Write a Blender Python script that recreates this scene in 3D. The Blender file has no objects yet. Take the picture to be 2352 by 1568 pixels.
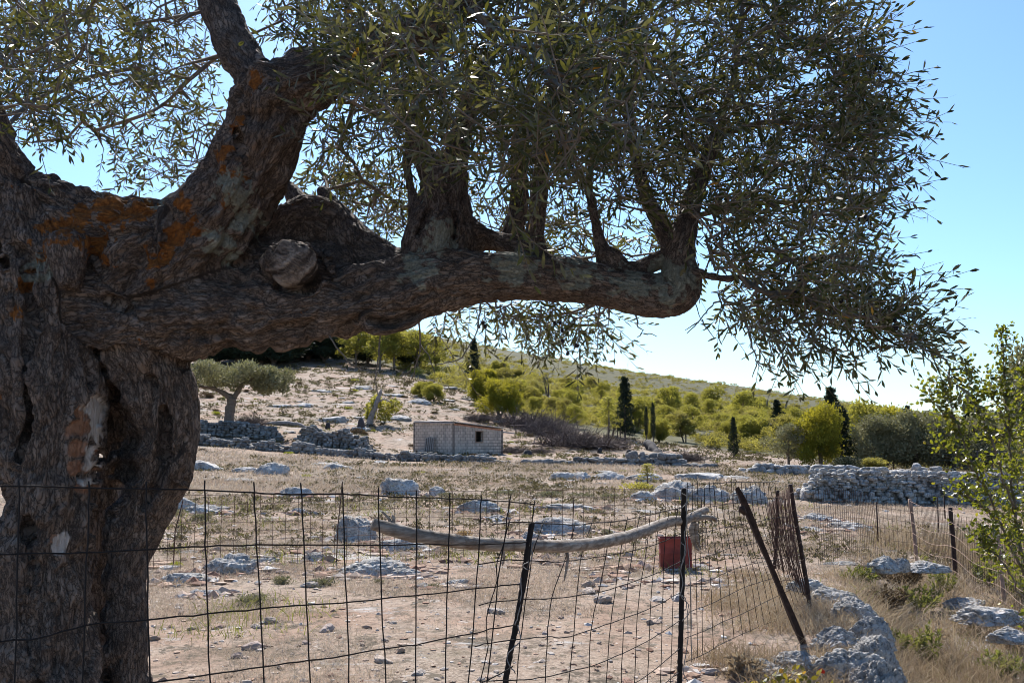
import bpy, math, random
import numpy as np
from mathutils import Vector, Matrix
random.seed(7)
RNG = np.random.default_rng(11)
S = bpy.context.scene
COL = S.collection
# ------------------------------------------------------------------ camera, light, exposure
FPX = 2287.0                       # focal length in pixels of a 2352 x 1568 picture
PITCH = math.atan((1000 - 784) / FPX)
CAMZ = 1.6
cam_d = bpy.data.cameras.new('camera'); cam = bpy.data.objects.new('camera', cam_d); COL.objects.link(cam)
cam_d.sensor_width = 36.0; cam_d.lens = FPX / 2352 * 36.0
cam_d.clip_start = 0.05; cam_d.clip_end = 8000
cam.location = (0, 0, CAMZ); cam.rotation_euler = (math.pi / 2 + PITCH, 0, 0)
S.camera = cam
SUN_EL, SUN_AZ = math.radians(44), math.radians(-9)      # azimuth from +y towards +x
w = bpy.data.worlds.new('World'); S.world = w; w.use_nodes = True
wn = w.node_tree.nodes; wl = w.node_tree.links
sky = wn.new('ShaderNodeTexSky'); sky.sky_type = 'NISHITA'; sky.sun_disc = False
sky.sun_elevation = SUN_EL; sky.sun_rotation = SUN_AZ
sky.air_density = 1.0; sky.dust_density = 0.6; sky.ozone_density = 2.0
tint = wn.new('ShaderNodeMix'); tint.data_type = 'RGBA'; tint.blend_type = 'MULTIPLY'; tint.inputs[0].default_value = 1; tint.inputs[7].default_value = (.66, .87, 1.08, 1)
wl.new(sky.outputs[0], tint.inputs[6]); wl.new(tint.outputs[2], wn['Background'].inputs[0]); wn['Background'].inputs[1].default_value = 0.088
sd = bpy.data.lights.new('sun', 'SUN'); sd.energy = 4.6; sd.angle = math.radians(0.5); sd.color = (1.0, 0.945, 0.88)
sun = bpy.data.objects.new('sun', sd); COL.objects.link(sun)
sdir = Vector((math.sin(SUN_AZ) * math.cos(SUN_EL), math.cos(SUN_AZ) * math.cos(SUN_EL), math.sin(SUN_EL)))
sun.rotation_euler = sdir.to_track_quat('Z', 'Y').to_euler(); sun.location = (0, 0, 30)
vs = S.view_settings; vs.view_transform = 'Standard'; vs.look = 'None'; vs.exposure = 1.0; vs.gamma = 1
S.cycles.pixel_filter_type = 'BLACKMAN_HARRIS'; S.cycles.filter_width = 0.95
S.cycles.max_bounces = 6; S.cycles.transparent_max_bounces = 8; S.cycles.diffuse_bounces = 3
S.cycles.transmission_bounces = 3; S.cycles.glossy_bounces = 2
S.cycles.caustics_reflective = False; S.cycles.caustics_refractive = False

# ------------------------------------------------------------------ geometry helpers
cp, sp = math.cos(PITCH), math.sin(PITCH)
def ray(u, v):
    a = (np.asarray(u, float) - 1176) / FPX; b = (784 - np.asarray(v, float)) / FPX
    return a, cp - sp * b, sp + cp * b
def P(u, v, d):                                           # the point seen at (u, v) at depth d along +y
    x, y, z = ray(u, v); t = d / y
    return np.stack([x * t, y * t + 0 * x, CAMZ + z * t], -1)
def hash3(ix, iy, iz, seed=0):
    h = (ix.astype(np.int64) * 374761393 + iy.astype(np.int64) * 668265263 + iz.astype(np.int64) * 2147483647 + seed * 974634777) & 0xffffffff
    h = ((h ^ (h >> 13)) * 1274126177) & 0xffffffff
    h = ((h ^ (h >> 16)) * 2246822519) & 0xffffffff
    h = h ^ (h >> 15)
    return (h & 0xffffff) / float(0xffffff)
def vnoise(p, seed=0):                                    # value noise, -1..1
    p = np.asarray(p, float); i = np.floor(p).astype(np.int64); f = p - i; f = f * f * (3 - 2 * f)
    r = 0
    for dx in (0, 1):
        wx = f[..., 0] if dx else 1 - f[..., 0]
        for dy in (0, 1):
            wy = f[..., 1] if dy else 1 - f[..., 1]
            for dz in (0, 1):
                wz = f[..., 2] if dz else 1 - f[..., 2]
                r = r + wx * wy * wz * hash3(i[..., 0] + dx, i[..., 1] + dy, i[..., 2] + dz, seed)
    return r * 2 - 1
def fbm(p, o=4, seed=0, gain=.5):
    p = np.asarray(p, float); r = 0; a = 1; s = 0
    for k in range(o):
        r = r + a * vnoise(p * 2.03 ** k + 17.3 * k, seed + k); s += a; a *= gain
    return r / s
def worley(p, seed=0):                                    # distances to the nearest two feature points
    p = np.asarray(p, float); i = np.floor(p).astype(np.int64); f = p - i
    f1 = np.full(p.shape[:-1], 9.); f2 = f1.copy()
    for dx in (-1, 0, 1):
        for dy in (-1, 0, 1):
            for dz in (-1, 0, 1):
                a, b, c = i[..., 0] + dx, i[..., 1] + dy, i[..., 2] + dz
                d = np.sqrt((dx + hash3(a, b, c, seed) - f[..., 0]) ** 2 + (dy + hash3(a, b, c, seed + 1) - f[..., 1]) ** 2 + (dz + hash3(a, b, c, seed + 2) - f[..., 2]) ** 2)
                f2 = np.minimum(f2, np.maximum(f1, d)); f1 = np.minimum(f1, d)
    return f1, f2
def sstep(a, b, x):
    t = np.clip((x - a) / (b - a), 0, 1); return t * t * (3 - 2 * t)
def unit(v):
    v = np.asarray(v, float); return v / np.maximum(np.linalg.norm(v, axis=-1, keepdims=True), 1e-9)

def link(name, me, mat=None, parent=None):
    o = bpy.data.objects.new(name, me); COL.objects.link(o)
    if mat is not None and len(me.materials) == 0:
        me.materials.append(mat)
    if parent is not None: o.parent = parent
    return o
def np_mesh(name, V, faces, attrs=None, smooth=True, uv=None):
    """faces: list of int arrays (n,3) or (n,4)"""
    V = np.asarray(V, np.float32).reshape(-1, 3)
    faces = [np.asarray(f, np.int32) for f in (faces if isinstance(faces, list) else [faces]) if len(f)]
    me = bpy.data.meshes.new(name)
    me.vertices.add(len(V)); me.vertices.foreach_set('co', V.ravel())
    loops = np.concatenate([f.ravel() for f in faces]); tot = np.concatenate([np.full(len(f), f.shape[1], np.int32) for f in faces])
    start = np.concatenate([[0], np.cumsum(tot)[:-1]]).astype(np.int32)
    me.loops.add(len(loops)); me.loops.foreach_set('vertex_index', loops.astype(np.int32))
    me.polygons.add(len(tot)); me.polygons.foreach_set('loop_start', start); me.polygons.foreach_set('loop_total', tot)
    me.polygons.foreach_set('use_smooth', np.full(len(tot), bool(smooth)))
    for k, a in (attrs or {}).items():
        a = np.asarray(a, np.float32)
        if a.ndim == 1:
            at = me.attributes.new(k, 'FLOAT', 'POINT'); at.data.foreach_set('value', a)
        else:
            at = me.attributes.new(k, 'FLOAT_VECTOR', 'POINT'); at.data.foreach_set('vector', a.ravel())
    me.update(calc_edges=True); me.validate()
    return me
class MB:                                                 # collects pieces of one mesh
    def __init__(s): s.V = []; s.T = []; s.Q = []; s.n = 0; s.A = {}
    def add(s, V, T=None, Q=None, **at):
        V = np.asarray(V, float).reshape(-1, 3)
        if T is not None and len(T): s.T.append(np.asarray(T) + s.n)
        if Q is not None and len(Q): s.Q.append(np.asarray(Q) + s.n)
        for k, a in at.items(): s.A.setdefault(k, []).append(np.broadcast_to(np.asarray(a, float), (len(V),) if np.ndim(a) < 2 else np.shape(a)))
        s.V.append(V); s.n += len(V)
    def mesh(s, name, smooth=True):
        f = []
        if s.T: f.append(np.concatenate(s.T))
        if s.Q: f.append(np.concatenate(s.Q))
        return np_mesh(name, np.concatenate(s.V), f, {k: np.concatenate(a) for k, a in s.A.items()}, smooth)
    def build(s, name, mat, parent=None, smooth=True):
        return link(name, s.mesh(name, smooth), mat, parent)
def tube(mb, pts, rad, k=6, cap=True, wob=0, wa=.5, **at):
    p = np.asarray(pts, float); n = len(p); r = np.broadcast_to(np.asarray(rad, float), (n,))
    t = np.gradient(p, axis=0); t = unit(t)
    ref = np.array([0, 0, 1.]) if abs(t[:, 2]).mean() < .8 else np.array([1., 0, 0])
    a = unit(np.cross(t, ref)); b = np.cross(t, a)
    th = np.arange(k) * 2 * math.pi / k
    ring = p[:, None] + r[:, None, None] * (np.cos(th)[None, :, None] * a[:, None] + np.sin(th)[None, :, None] * b[:, None])
    if wob:
        ring += (ring - p[:, None]) * (fbm(ring * wob, 3)[..., None] * wa)
    V = ring.reshape(-1, 3); i = np.arange(n - 1)[:, None] * k; j = np.arange(k)[None]; j2 = (j + 1) % k
    Q = np.stack([i + j, i + j2, i + k + j2, i + k + j], -1).reshape(-1, 4); T = []
    if cap:
        V = np.concatenate([V, p[:1], p[-1:]]); m = n * k
        T = [[m, (q + 1) % k, q] for q in range(k)] + [[m + 1, (n - 1) * k + q, (n - 1) * k + (q + 1) % k] for q in range(k)]
    mb.add(V, T, Q, **at)
def spline(pts, m=8):                                     # Catmull-Rom through rows of any width
    p = np.asarray(pts, float)
    if len(p) < 3: return np.stack([p[0] + (p[-1] - p[0]) * t for t in np.linspace(0, 1, m + 1)])
    q = np.concatenate([[2 * p[0] - p[1]], p, [2 * p[-1] - p[-2]]]); out = []
    for i in range(len(p) - 1):
        a, b, c, d = q[i:i + 4]
        for t in np.arange(m) / m:
            out.append(.5 * (2 * b + (c - a) * t + (2 * a - 5 * b + 4 * c - d) * t * t + (3 * b - a - 3 * c + d) * t ** 3))
    out.append(p[-1]); return np.array(out)
def box(mb, c, s, rot=None, **at):
    v = np.array([[x, y, z] for x in (-.5, .5) for y in (-.5, .5) for z in (-.5, .5)]) * np.asarray(s)
    if rot is not None: v = v @ np.array(rot).T
    mb.add(v + np.asarray(c), None, [[0, 1, 3, 2], [4, 6, 7, 5], [0, 4, 5, 1], [2, 3, 7, 6], [0, 2, 6, 4], [1, 5, 7, 3]], **at)
_ico = {}
def ico(n):
    if n not in _ico:
        import bmesh
        bm = bmesh.new(); bmesh.ops.create_icosphere(bm, subdivisions=n, radius=1)
        _ico[n] = (np.array([v.co[:] for v in bm.verts]), np.array([[v.index for v in f.verts] for f in bm.faces])); bm.free()
    return _ico[n]
def tag(o, label, cat, group=None, kind=None):
    if label: o['label'] = label
    if cat: o['category'] = cat
    if group: o['group'] = group
    if kind: o['kind'] = kind
    return o
def empty(name, loc, label=None, cat=None, group=None):
    o = bpy.data.objects.new(name, None); COL.objects.link(o); o.empty_display_size = .2
    o.location = [float(c) for c in loc]; return tag(o, label, cat, group)
def dup(root, loc, rz=0, sc=1, label=None, group=None):
    r = root.copy(); COL.objects.link(r); r.location = [float(c) for c in loc]; r.rotation_euler = (0, 0, rz)
    r.scale = sc if hasattr(sc, '__len__') else (sc, sc, sc)
    if label: r['label'] = label
    if group: r['group'] = group
    for ch in list(root.children):
        c = ch.copy(); COL.objects.link(c); c.parent = r
        for g in list(ch.children):
            q = g.copy(); COL.objects.link(q); q.parent = c
    return r

# ------------------------------------------------------------------ materials
class NT:
    def __init__(s, name):
        s.m = bpy.data.materials.new(name); s.m.use_nodes = True; s.t = s.m.node_tree; s.n = s.t.nodes; s.b = s.n['Principled BSDF']; s.out = s.n['Material Output']
    def new(s, ty, **kw):
        n = s.n.new(ty)
        for k, v in kw.items():
            if k.startswith('i_'):
                key = k[2:]; key = int(key) if key.isdigit() else key.replace('_', ' ')
                if hasattr(v, 'is_output'): s.t.links.new(v, n.inputs[key])
                else: n.inputs[key].default_value = v
            else: setattr(n, k, v)
        return n
    def link(s, a, b): s.t.links.new(a, b)
    def co(s, scale=(1, 1, 1), attr=None):
        if attr: c = s.new('ShaderNodeAttribute', attribute_name=attr).outputs['Vector']
        else: c = s.new('ShaderNodeTexCoord').outputs['Object']
        mp = s.new('ShaderNodeMapping', i_0=c); mp.inputs['Scale'].default_value = scale; return mp.outputs[0]
    def attr(s, name): return s.new('ShaderNodeAttribute', attribute_name=name).outputs['Fac']
    def noise(s, vec, scale, detail=4, rough=.6): return s.new('ShaderNodeTexNoise', i_Vector=vec, i_Scale=scale, i_Detail=detail, i_Roughness=rough).outputs['Fac']
    def voro(s, vec, scale, feature='F1', out='Distance', rand=1.0):
        n = s.new('ShaderNodeTexVoronoi', feature=feature, i_Vector=vec, i_Scale=scale); n.inputs['Randomness'].default_value = rand; return n.outputs[out]
    def ramp(s, fac, stops, interp='LINEAR'):
        r = s.new('ShaderNodeValToRGB', i_0=fac); e = r.color_ramp.elements; r.color_ramp.interpolation = interp
        while len(e) < len(stops): e.new(.5)
        for k, (p, c) in zip(e, stops): k.position = p; k.color = (c[0], c[1], c[2], 1) if hasattr(c, '__len__') else (c, c, c, 1)
        return r.outputs[0]
    def mix(s, f, a, b, mode='MIX'):
        n = s.new('ShaderNodeMix', data_type='RGBA', blend_type=mode)
        for i, x in ((0, f), (6, a), (7, b)):
            if hasattr(x, 'is_output'): s.link(x, n.inputs[i])
            elif i == 0: n.inputs[0].default_value = x
            else: n.inputs[i].default_value = (x[0], x[1], x[2], 1)
        return n.outputs[2]
    def math(s, op, a, b=None):
        n = s.new('ShaderNodeMath', operation=op)
        for i, x in enumerate((a, b)):
            if x is None: continue
            if hasattr(x, 'is_output'): s.link(x, n.inputs[i])
            else: n.inputs[i].default_value = x
        return n.outputs[0]
    def bump(s, h, strength=.5, dist=.02, normal=None):
        b = s.new('ShaderNodeBump', i_Height=h); b.inputs['Strength'].default_value = strength; b.inputs['Distance'].default_value = dist
        if normal is not None: s.link(normal, b.inputs['Normal'])
        s.link(b.outputs[0], s.b.inputs['Normal']); return b.outputs[0]
    def col(s, c):
        if hasattr(c, 'is_output'): s.link(c, s.b.inputs['Base Color'])
        else: s.b.inputs['Base Color'].default_value = (c[0], c[1], c[2], 1)
        return s
    def rough(s, r, spec=.3):
        s.b.inputs['Roughness'].default_value = r; s.b.inputs['Specular IOR Level'].default_value = spec; return s
def leaf_mat(name, stops, under=None, trans=.35, tcol=(.25, .32, .04), rough=.45, spec=.4, yellow=None):
    """leaves: colour by the per-leaf 'hue' attribute, own underside colour, some light through"""
    n = NT(name); h = n.attr('hue'); c = n.ramp(h, stops)
    if under is not None:
        c = n.mix(n.new('ShaderNodeNewGeometry').outputs['Backfacing'], c, n.mix(h, under, tuple(x * 1.25 for x in under)))
    n.col(c); n.rough(rough, spec)
    if trans:
        tr = n.new('ShaderNodeBsdfTranslucent'); tr.inputs[0].default_value = (*tcol, 1)
        n.link(n.mix(.55, c, tcol), tr.inputs[0])
        mx = n.new('ShaderNodeMixShader'); mx.inputs[0].default_value = trans
        n.link(n.b.outputs[0], mx.inputs[1]); n.link(tr.outputs[0], mx.inputs[2]); n.link(mx.outputs[0], n.out.inputs[0])
    return n.m
def plain(name, c, rough=.7, var=.25, scale=8, bump=.3, dist=.01, metal=0, c2=None):
    n = NT(name); v = n.co(); f = n.noise(v, scale, 5)
    c2 = c2 or tuple(x * (1 + var) for x in c)
    n.col(n.ramp(f, [(.3, tuple(x * (1 - var) for x in c)), (.7, c2)])); n.rough(rough)
    n.b.inputs['Metallic'].default_value = metal
    if bump: n.bump(n.noise(v, scale * 4, 4), bump, dist)
    return n.m
M = {}
M['twig'] = plain('twig_bark', (.16, .13, .10), .85, .3, 30)
M['bark'] = plain('tree_bark', (.17, .13, .10), .9, .35, 6, .6, .03)
M['dead_wood'] = plain('dead_wood', (.27, .23, .20), .85, .3, 5)
M['brush'] = plain('brushwood', (.085, .066, .062), .9, .35, 3, 0)
M['rust'] = plain('rusty_iron', (.045, .026, .020), .85, .5, 25, .4, .003)
M['rust_light'] = plain('pale_rust', (.30, .20, .15), .85, .45, 14, .3, .003)
M['wire'] = plain('dark_wire', (.016, .012, .010), .85, .4, 40, 0)
M['wire_rust'] = plain('rusty_wire', (.075, .042, .032), .85, .4, 40, 0)
M['wire_grey'] = plain('galvanised_wire', (.22, .21, .20), .6, .3, 40, 0, metal=.3)
# ------------------------------------------------------------------ terrain
TU = np.array([200, 500, 900, 1300, 1700, 1960, 2070, 2100, 2400.])
TD = [(1, 'z', [0, 0, 0, 0, -.1, -.45, -.6]), (5, 'z', [0, 0, 0, 0, -.08, -.5, -.6]), (7, 'z', [0, 0, 0, .02, -.02, -.55, -.6]), (9, 'z', [0, 0, 0, 0, .0, -.5, -.6]),
      (12, 'z', [0, 0, 0, 0, 0, -.42, -.5]), (18, 'z', [0, 0, 0, 0, -.05, -.35, -.45]), (25, 'z', [.02, .05, 0, 0, -.1, -.3, -.4]), (32, 'z', [.05, .05, 0, 0, -.12, -.22, -.3]),
      (60, 'v', [1030, 1035, 1055, 1062, 1068, 1083, 1088]), (71.6, 'v', [1002, 1008, 1040, 1045, 1055, 1076, 1084]), (73.2, 'v', [974, 980, 1034, 1042, 1053, 1075, 1083]),
      (85, 'v', [958, 962, 985, 1015, 1043, 1073, 1082]), (100, 'v', [915, 920, 932, 985, 1028, 1064, 1078]), (150, 'v', [835, 842, 858, 932, 988, 1035, 1055]),
      (220, 'v', [768, 775, 802, 884, 942, 995, 1025]), (330, 'v', [682, 690, 756, 834, 898, 955, 990]), (440, 'v', [700, 715, 780, 840, 886, 944, 985]),
      (560, 'v', [780, 800, 860, 900, 925, 970, 1000]), (900, 'v', [950, 950, 960, 970, 980, 990, 1005]), (1600, 'v', [1000, 1000, 1000, 1000, 1000, 1002, 1005]), (4000, 'v', [1000.6] * 7)]
_LD = np.log([r[0] for r in TD]); _TZ = []
for d, k, row in TD:
    a_, b_ = row[4], row[5]; row = row[:5] + ([a_ + (b_ - a_) * .08, a_ + (b_ - a_) * .95] if d < 13 else [a_ + (b_ - a_) * .65, a_ + (b_ - a_) * .92]) + row[5:] if len(set(row)) > 1 else row[:1] * 9
    if k == 'z': _TZ.append(row)
    else:
        x, y, z = ray(TU, np.array(row, float)); _TZ.append(CAMZ + d * z / y)
_TZ = np.array(_TZ, float)
_UF = np.linspace(-100, 2700, 281); _DF = np.linspace(0, math.log(4000), 700)
_g = np.array([np.interp(_UF, TU, r) for r in _TZ])
for _ in range(6): _g[:, 1:-1] = .25 * _g[:, :-2] + .5 * _g[:, 1:-1] + .25 * _g[:, 2:]
_GR = np.stack([np.interp(_DF, _LD, _g[:, i]) for i in range(len(_UF))], 1)
for _ in range(4): _GR[1:-1] = .25 * _GR[:-2] + .5 * _GR[1:-1] + .25 * _GR[2:]
def height(x, y, detail=True):
    x = np.asarray(x, float); y = np.asarray(y, float)
    az = np.arctan2(x, y); r = np.hypot(x, y); ac = np.clip(az, -math.radians(33), math.radians(33))
    u = np.clip(1176 + FPX * np.tan(ac) / cp, -100, 2700); d = np.clip(r * np.cos(ac), 1.001, 3999)
    fu = (u + 100) / 10; fd = np.log(d) / math.log(4000) * 699
    iu = np.clip(fu.astype(int), 0, 279); idd = np.clip(fd.astype(int), 0, 698); a = fu - iu; b = fd - idd
    z = (_GR[idd, iu] * (1 - a) + _GR[idd, iu + 1] * a) * (1 - b) + (_GR[idd + 1, iu] * (1 - a) + _GR[idd + 1, iu + 1] * a) * b
    back = sstep(math.radians(50), math.radians(120), np.abs(az)); z = z * (1 - back)
    if detail:
        p = np.stack([x, y, 0 * x], -1)
        z = z + .035 * fbm(p * .6, 3, 3) * sstep(3, 6, r) + .25 * fbm(p * .07, 3, 5) * sstep(15, 60, r) * sstep(0, 50, r - 20) * .6 + 1.6 * fbm(p * .02, 3, 9) * sstep(110, 220, r)
        z = z + .012 * fbm(p * 5, 3, 4) * (r < 40)
    return z
_mt = np.exp(np.linspace(math.log(3), math.log(1200), 2500))
def hit(u, v, dmin=3):                                    # where the sight line through (u, v) meets the ground
    x, y, z = ray(u, v); d = _mt[_mt > dmin]
    X = x / y * d; Z = CAMZ + z / y * d; H = height(X, d)
    k = np.argmax(Z <= H) if (Z <= H).any() else len(d) - 1
    return np.array([X[k], d[k], H[k]])
def onground(u, d):
    x = (u - 1176) / FPX * d / cp; return np.array([x, d, float(height(np.array(x), np.array(float(d))))])
# one sheet in polar strips, fine ahead of the camera and coarse behind
az = np.unique(np.concatenate([np.linspace(-180, -40, 50), np.linspace(-40, 40, 560), np.linspace(40, 180, 50)])) * math.pi / 180
rr = np.concatenate([np.exp(np.linspace(math.log(.4), math.log(3), 12))[:-1], np.exp(np.linspace(math.log(3), math.log(600), 620))[:-1], np.exp(np.linspace(math.log(600), math.log(3900), 30))])
R_, A_ = np.meshgrid(rr, az, indexing='ij'); X_ = R_ * np.sin(A_); Y_ = R_ * np.cos(A_); Z_ = height(X_, Y_)
na, nr = len(az), len(rr); i_ = np.arange(nr - 1)[:, None] * na; j_ = np.arange(na - 1)[None]
Q_ = np.stack([i_ + j_, i_ + na + j_, i_ + na + j_ + 1, i_ + j_ + 1], -1).reshape(-1, 4)
V_ = np.stack([X_, Y_, Z_], -1).reshape(-1, 3)
c0 = len(V_); V_ = np.concatenate([V_, [[0, 0, 0]]]); jj = np.arange(na - 1)
T_ = np.stack([np.full(na - 1, c0), jj, jj + 1], -1)
T_ = T_[:, [0, 2, 1]]
# how much green scrub covers the ground (0 pale field, 1 hill scrub), by place
def scrub(x, y):
    u = 1176 + FPX * x / np.maximum(y, 1) / cp
    edge = np.interp(u, [300, 760, 900, 1080, 1180, 1300, 1500, 1700, 1900, 2100, 2400], [172, 170, 160, 132, 112, 104, 96, 88, 82, 76, 72])
    n = fbm(np.stack([x, y, 0 * x], -1) * .05, 3, 21)
    return sstep(-6, 6, y - edge + n * 10)
n = NT('ground_soil'); co = n.co()
big = n.noise(co, .25, 5, .6); mid = n.noise(co, 1.6, 5, .65); fine = n.noise(co, 14, 6, .7); straw = n.noise(n.co((1, 1, 1)), 45, 5, .75)
soil = n.ramp(mid, [(.3, (.22, .125, .08)), (.5, (.38, .25, .175)), (.7, (.46, .36, .28))])
dry = n.ramp(straw, [(.32, (.15, .115, .085)), (.5, (.37, .29, .22)), (.68, (.60, .51, .42))])
g = n.mix(n.ramp(big, [(.38, 0), (.6, 1)]), soil, dry)
g = n.mix(n.ramp(n.noise(co, 3.1, 6, .7), [(.60, 0), (.66, .8)]), g, (.55, .50, .45))
g = n.mix(n.ramp(n.noise(co, .9, 6, .7), [(.60, 0), (.70, .6)]), g, (.17, .15, .085))
g = n.mix(n.ramp(fine, [(.32, .8), (.5, 0)]), g, (.13, .095, .07))
spk = n.noise(n.co((1, 1, .4)), 4.5, 6, .8); g = n.mix(n.ramp(spk, [(.53, 0), (.60, .85)]), g, (.105, .085, .055)); g = n.mix(n.ramp(n.noise(n.co((1, .5, 1)), 1.7, 5, .85), [(.56, 0), (.61, .9)]), g, (.085, .068, .045))  # brown herb cover; the darker spots also paint small shadows into the colour
g = n.mix(n.ramp(n.noise(n.co((1, .6, 1)), .8, 7, .75), [(.53, 0), (.62, .7)]), g, (.13, .10, .065))
g = n.mix(n.ramp(n.noise(n.co((.5, 1, 1)), .5, 7, .75), [(.58, 0), (.63, .8)]), g, (.50, .485, .46))
far = n.mix(n.ramp(n.noise(co, .35, 6, .75), [(.35, 0), (.65, 1)]), (.05, .052, .022), (.125, .115, .06))
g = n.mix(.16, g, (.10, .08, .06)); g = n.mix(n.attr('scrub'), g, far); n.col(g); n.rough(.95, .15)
n.bump(n.math('ADD', fine, n.math('MULTIPLY', straw, .6)), .8, .03)
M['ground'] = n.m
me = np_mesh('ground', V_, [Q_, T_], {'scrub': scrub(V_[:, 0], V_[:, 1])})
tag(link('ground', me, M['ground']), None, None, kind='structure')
# ------------------------------------------------------------------ the old olive tree
# limbs as chains of (u, v, depth, radius in picture units); the solid is their smooth union
CH = {
 'stem': [(110, 2140, 4.20, 190), (108, 1750, 4.20, 136), (104, 1560, 4.2, 110), (102, 1400, 4.2, 100), (104, 1200, 4.2, 104), (116, 1050, 4.22, 113), (110, 900, 4.25, 130), (95, 750, 4.28, 140), (80, 600, 4.3, 126), (62, 505, 4.32, 100)],
 'stem2': [(310, 2140, 4.5, 110), (295, 1750, 4.48, 70), (288, 1520, 4.42, 46), (286, 1400, 4.42, 41), (288, 1290, 4.42, 42), (318, 1170, 4.44, 66), (348, 1050, 4.42, 88), (352, 960, 4.4, 84), (335, 860, 4.38, 90), (300, 760, 4.35, 110)],
 'burl': [(648, 592, 4.22, 50), (690, 612, 4.24, 58), (705, 620, 4.26, 52)],
 'fork': [(575, 605, 4.38, 50), (640, 600, 4.46, 46), (700, 605, 4.5, 46), (775, 625, 4.42, 50)],
 'back': [(240, 2140, 4.6, 90), (238, 1700, 4.62, 50), (238, 1400, 4.74, 40), (238, 1180, 4.74, 40), (240, 1115, 4.74, 30)], 'back2': [(268, 1075, 4.72, 34), (275, 1000, 4.7, 52), (268, 900, 4.66, 60)],
 'lump': [(385, 1060, 4.4, 55), (408, 930, 4.4, 36), (395, 880, 4.38, 40)],
 'fill': [(150, 800, 4.3, 100), (230, 800, 4.36, 92), (262, 890, 4.44, 70)],
 'shoulder': [(40, 495, 4.32, 95), (120, 500, 4.34, 92), (215, 545, 4.32, 100), (320, 552, 4.3, 100), (420, 552, 4.3, 100)],
 'limb': [(330, 640, 4.3, 110), (430, 560, 4.28, 100), (505, 500, 4.26, 92), (560, 420, 4.24, 84), (598, 330, 4.2, 84), (630, 240, 4.16, 88), (690, 195, 4.1, 66), (770, 160, 4.05, 56), (860, 115, 4.0, 48), (960, 70, 3.95, 42), (1060, 10, 3.9, 38), (1150, -70, 3.9, 32)],
 'uplimb': [(610, 215, 4.18, 52), (570, 150, 4.22, 41), (535, 90, 4.26, 36), (505, 20, 4.3, 35), (480, -60, 4.35, 33)],
 'leftlimb': [(40, 480, 4.3, 70), (5, 400, 4.25, 52), (-20, 330, 4.2, 44), (-50, 240, 4.15, 40), (-90, 120, 4.1, 36)],
 'branch': [(230, 720, 4.33, 130), (390, 715, 4.33, 106), (520, 712, 4.33, 92), (640, 715, 4.33, 76), (740, 700, 4.32, 72), (830, 687, 4.31, 72), (910, 674, 4.3, 72), (1000, 650, 4.29, 59), (1090, 640, 4.28, 54), (1180, 637, 4.26, 51), (1270, 640, 4.25, 47), (1370, 655, 4.22, 43), (1460, 673, 4.2, 40), (1525, 684, 4.18, 37), (1562, 668, 4.17, 35), (1566, 620, 4.17, 33), (1562, 570, 4.18, 29), (1575, 520, 4.2, 25), (1600, 430, 4.25, 20), (1650, 300, 4.3, 17)],
 'knob': [(620, 560, 4.5, 42), (660, 520, 4.55, 46), (730, 520, 4.6, 60), (790, 555, 4.6, 55), (850, 590, 4.5, 45), (910, 618, 4.42, 40)],
 'knob2': [(700, 540, 4.55, 40), (690, 480, 4.62, 26), (665, 430, 4.7, 15)],
 'knob3': [(800, 560, 4.5, 40), (772, 490, 4.62, 24), (740, 440, 4.7, 14)],
 'stump': [(1000, 600, 4.38, 70), (1012, 545, 4.4, 72), (1020, 485, 4.42, 56), (1022, 430, 4.44, 45), (1025, 395, 4.46, 38)],
 'stump_l': [(1010, 440, 4.45, 32), (985, 385, 4.47, 26), (962, 330, 4.5, 22), (940, 260, 4.6, 17)],
 'stump_r': [(1030, 430, 4.44, 32), (1050, 350, 4.45, 27), (1075, 260, 4.5, 22), (1110, 160, 4.5, 18)],
 'stump_t': [(958, 500, 4.42, 22), (945, 440, 4.45, 9), (935, 380, 4.48, 8), (940, 320, 4.5, 7)],
 'arch': [(1060, 545, 4.42, 45), (1110, 548, 4.45, 24), (1150, 555, 4.44, 20), (1195, 568, 4.38, 26), (1230, 590, 4.3, 30)],
 'rise': [(1225, 590, 4.3, 34), (1228, 540, 4.32, 21), (1236, 470, 4.34, 19), (1242, 400, 4.36, 18), (1255, 300, 4.4, 16), (1280, 180, 4.4, 13), (1290, 50, 4.4, 10)],
 'rise2': [(1170, 555, 4.5, 24), (1188, 500, 4.55, 21), (1195, 430, 4.6, 19), (1190, 340, 4.65, 16), (1210, 230, 4.7, 13)],
 'thin': [(1425, 640, 4.24, 34), (1405, 598, 4.24, 26), (1385, 580, 4.25, 15), (1372, 530, 4.28, 10), (1360, 470, 4.3, 9), (1352, 420, 4.35, 8), (1365, 330, 4.4, 7)],
 'loop': [(1440, 640, 4.22, 30), (1485, 612, 4.24, 19), (1530, 592, 4.22, 20), (1565, 580, 4.18, 24)],
 'tip': [(1545, 560, 4.2, 24), (1510, 500, 4.3, 18), (1480, 440, 4.4, 15), (1455, 330, 4.5, 13), (1430, 180, 4.5, 10)],
 'side': [(1570, 640, 4.17, 24), (1605, 628, 4.1, 9), (1660, 640, 4.07, 6), (1700, 636, 4.05, 5)],
 'wart': [(860, 745, 4.22, 26), (925, 735, 4.22, 24), (965, 720, 4.24, 14)],
 'wart2': [(150, 560, 4.08, 40), (160, 640, 4.05, 30)],
}
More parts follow.
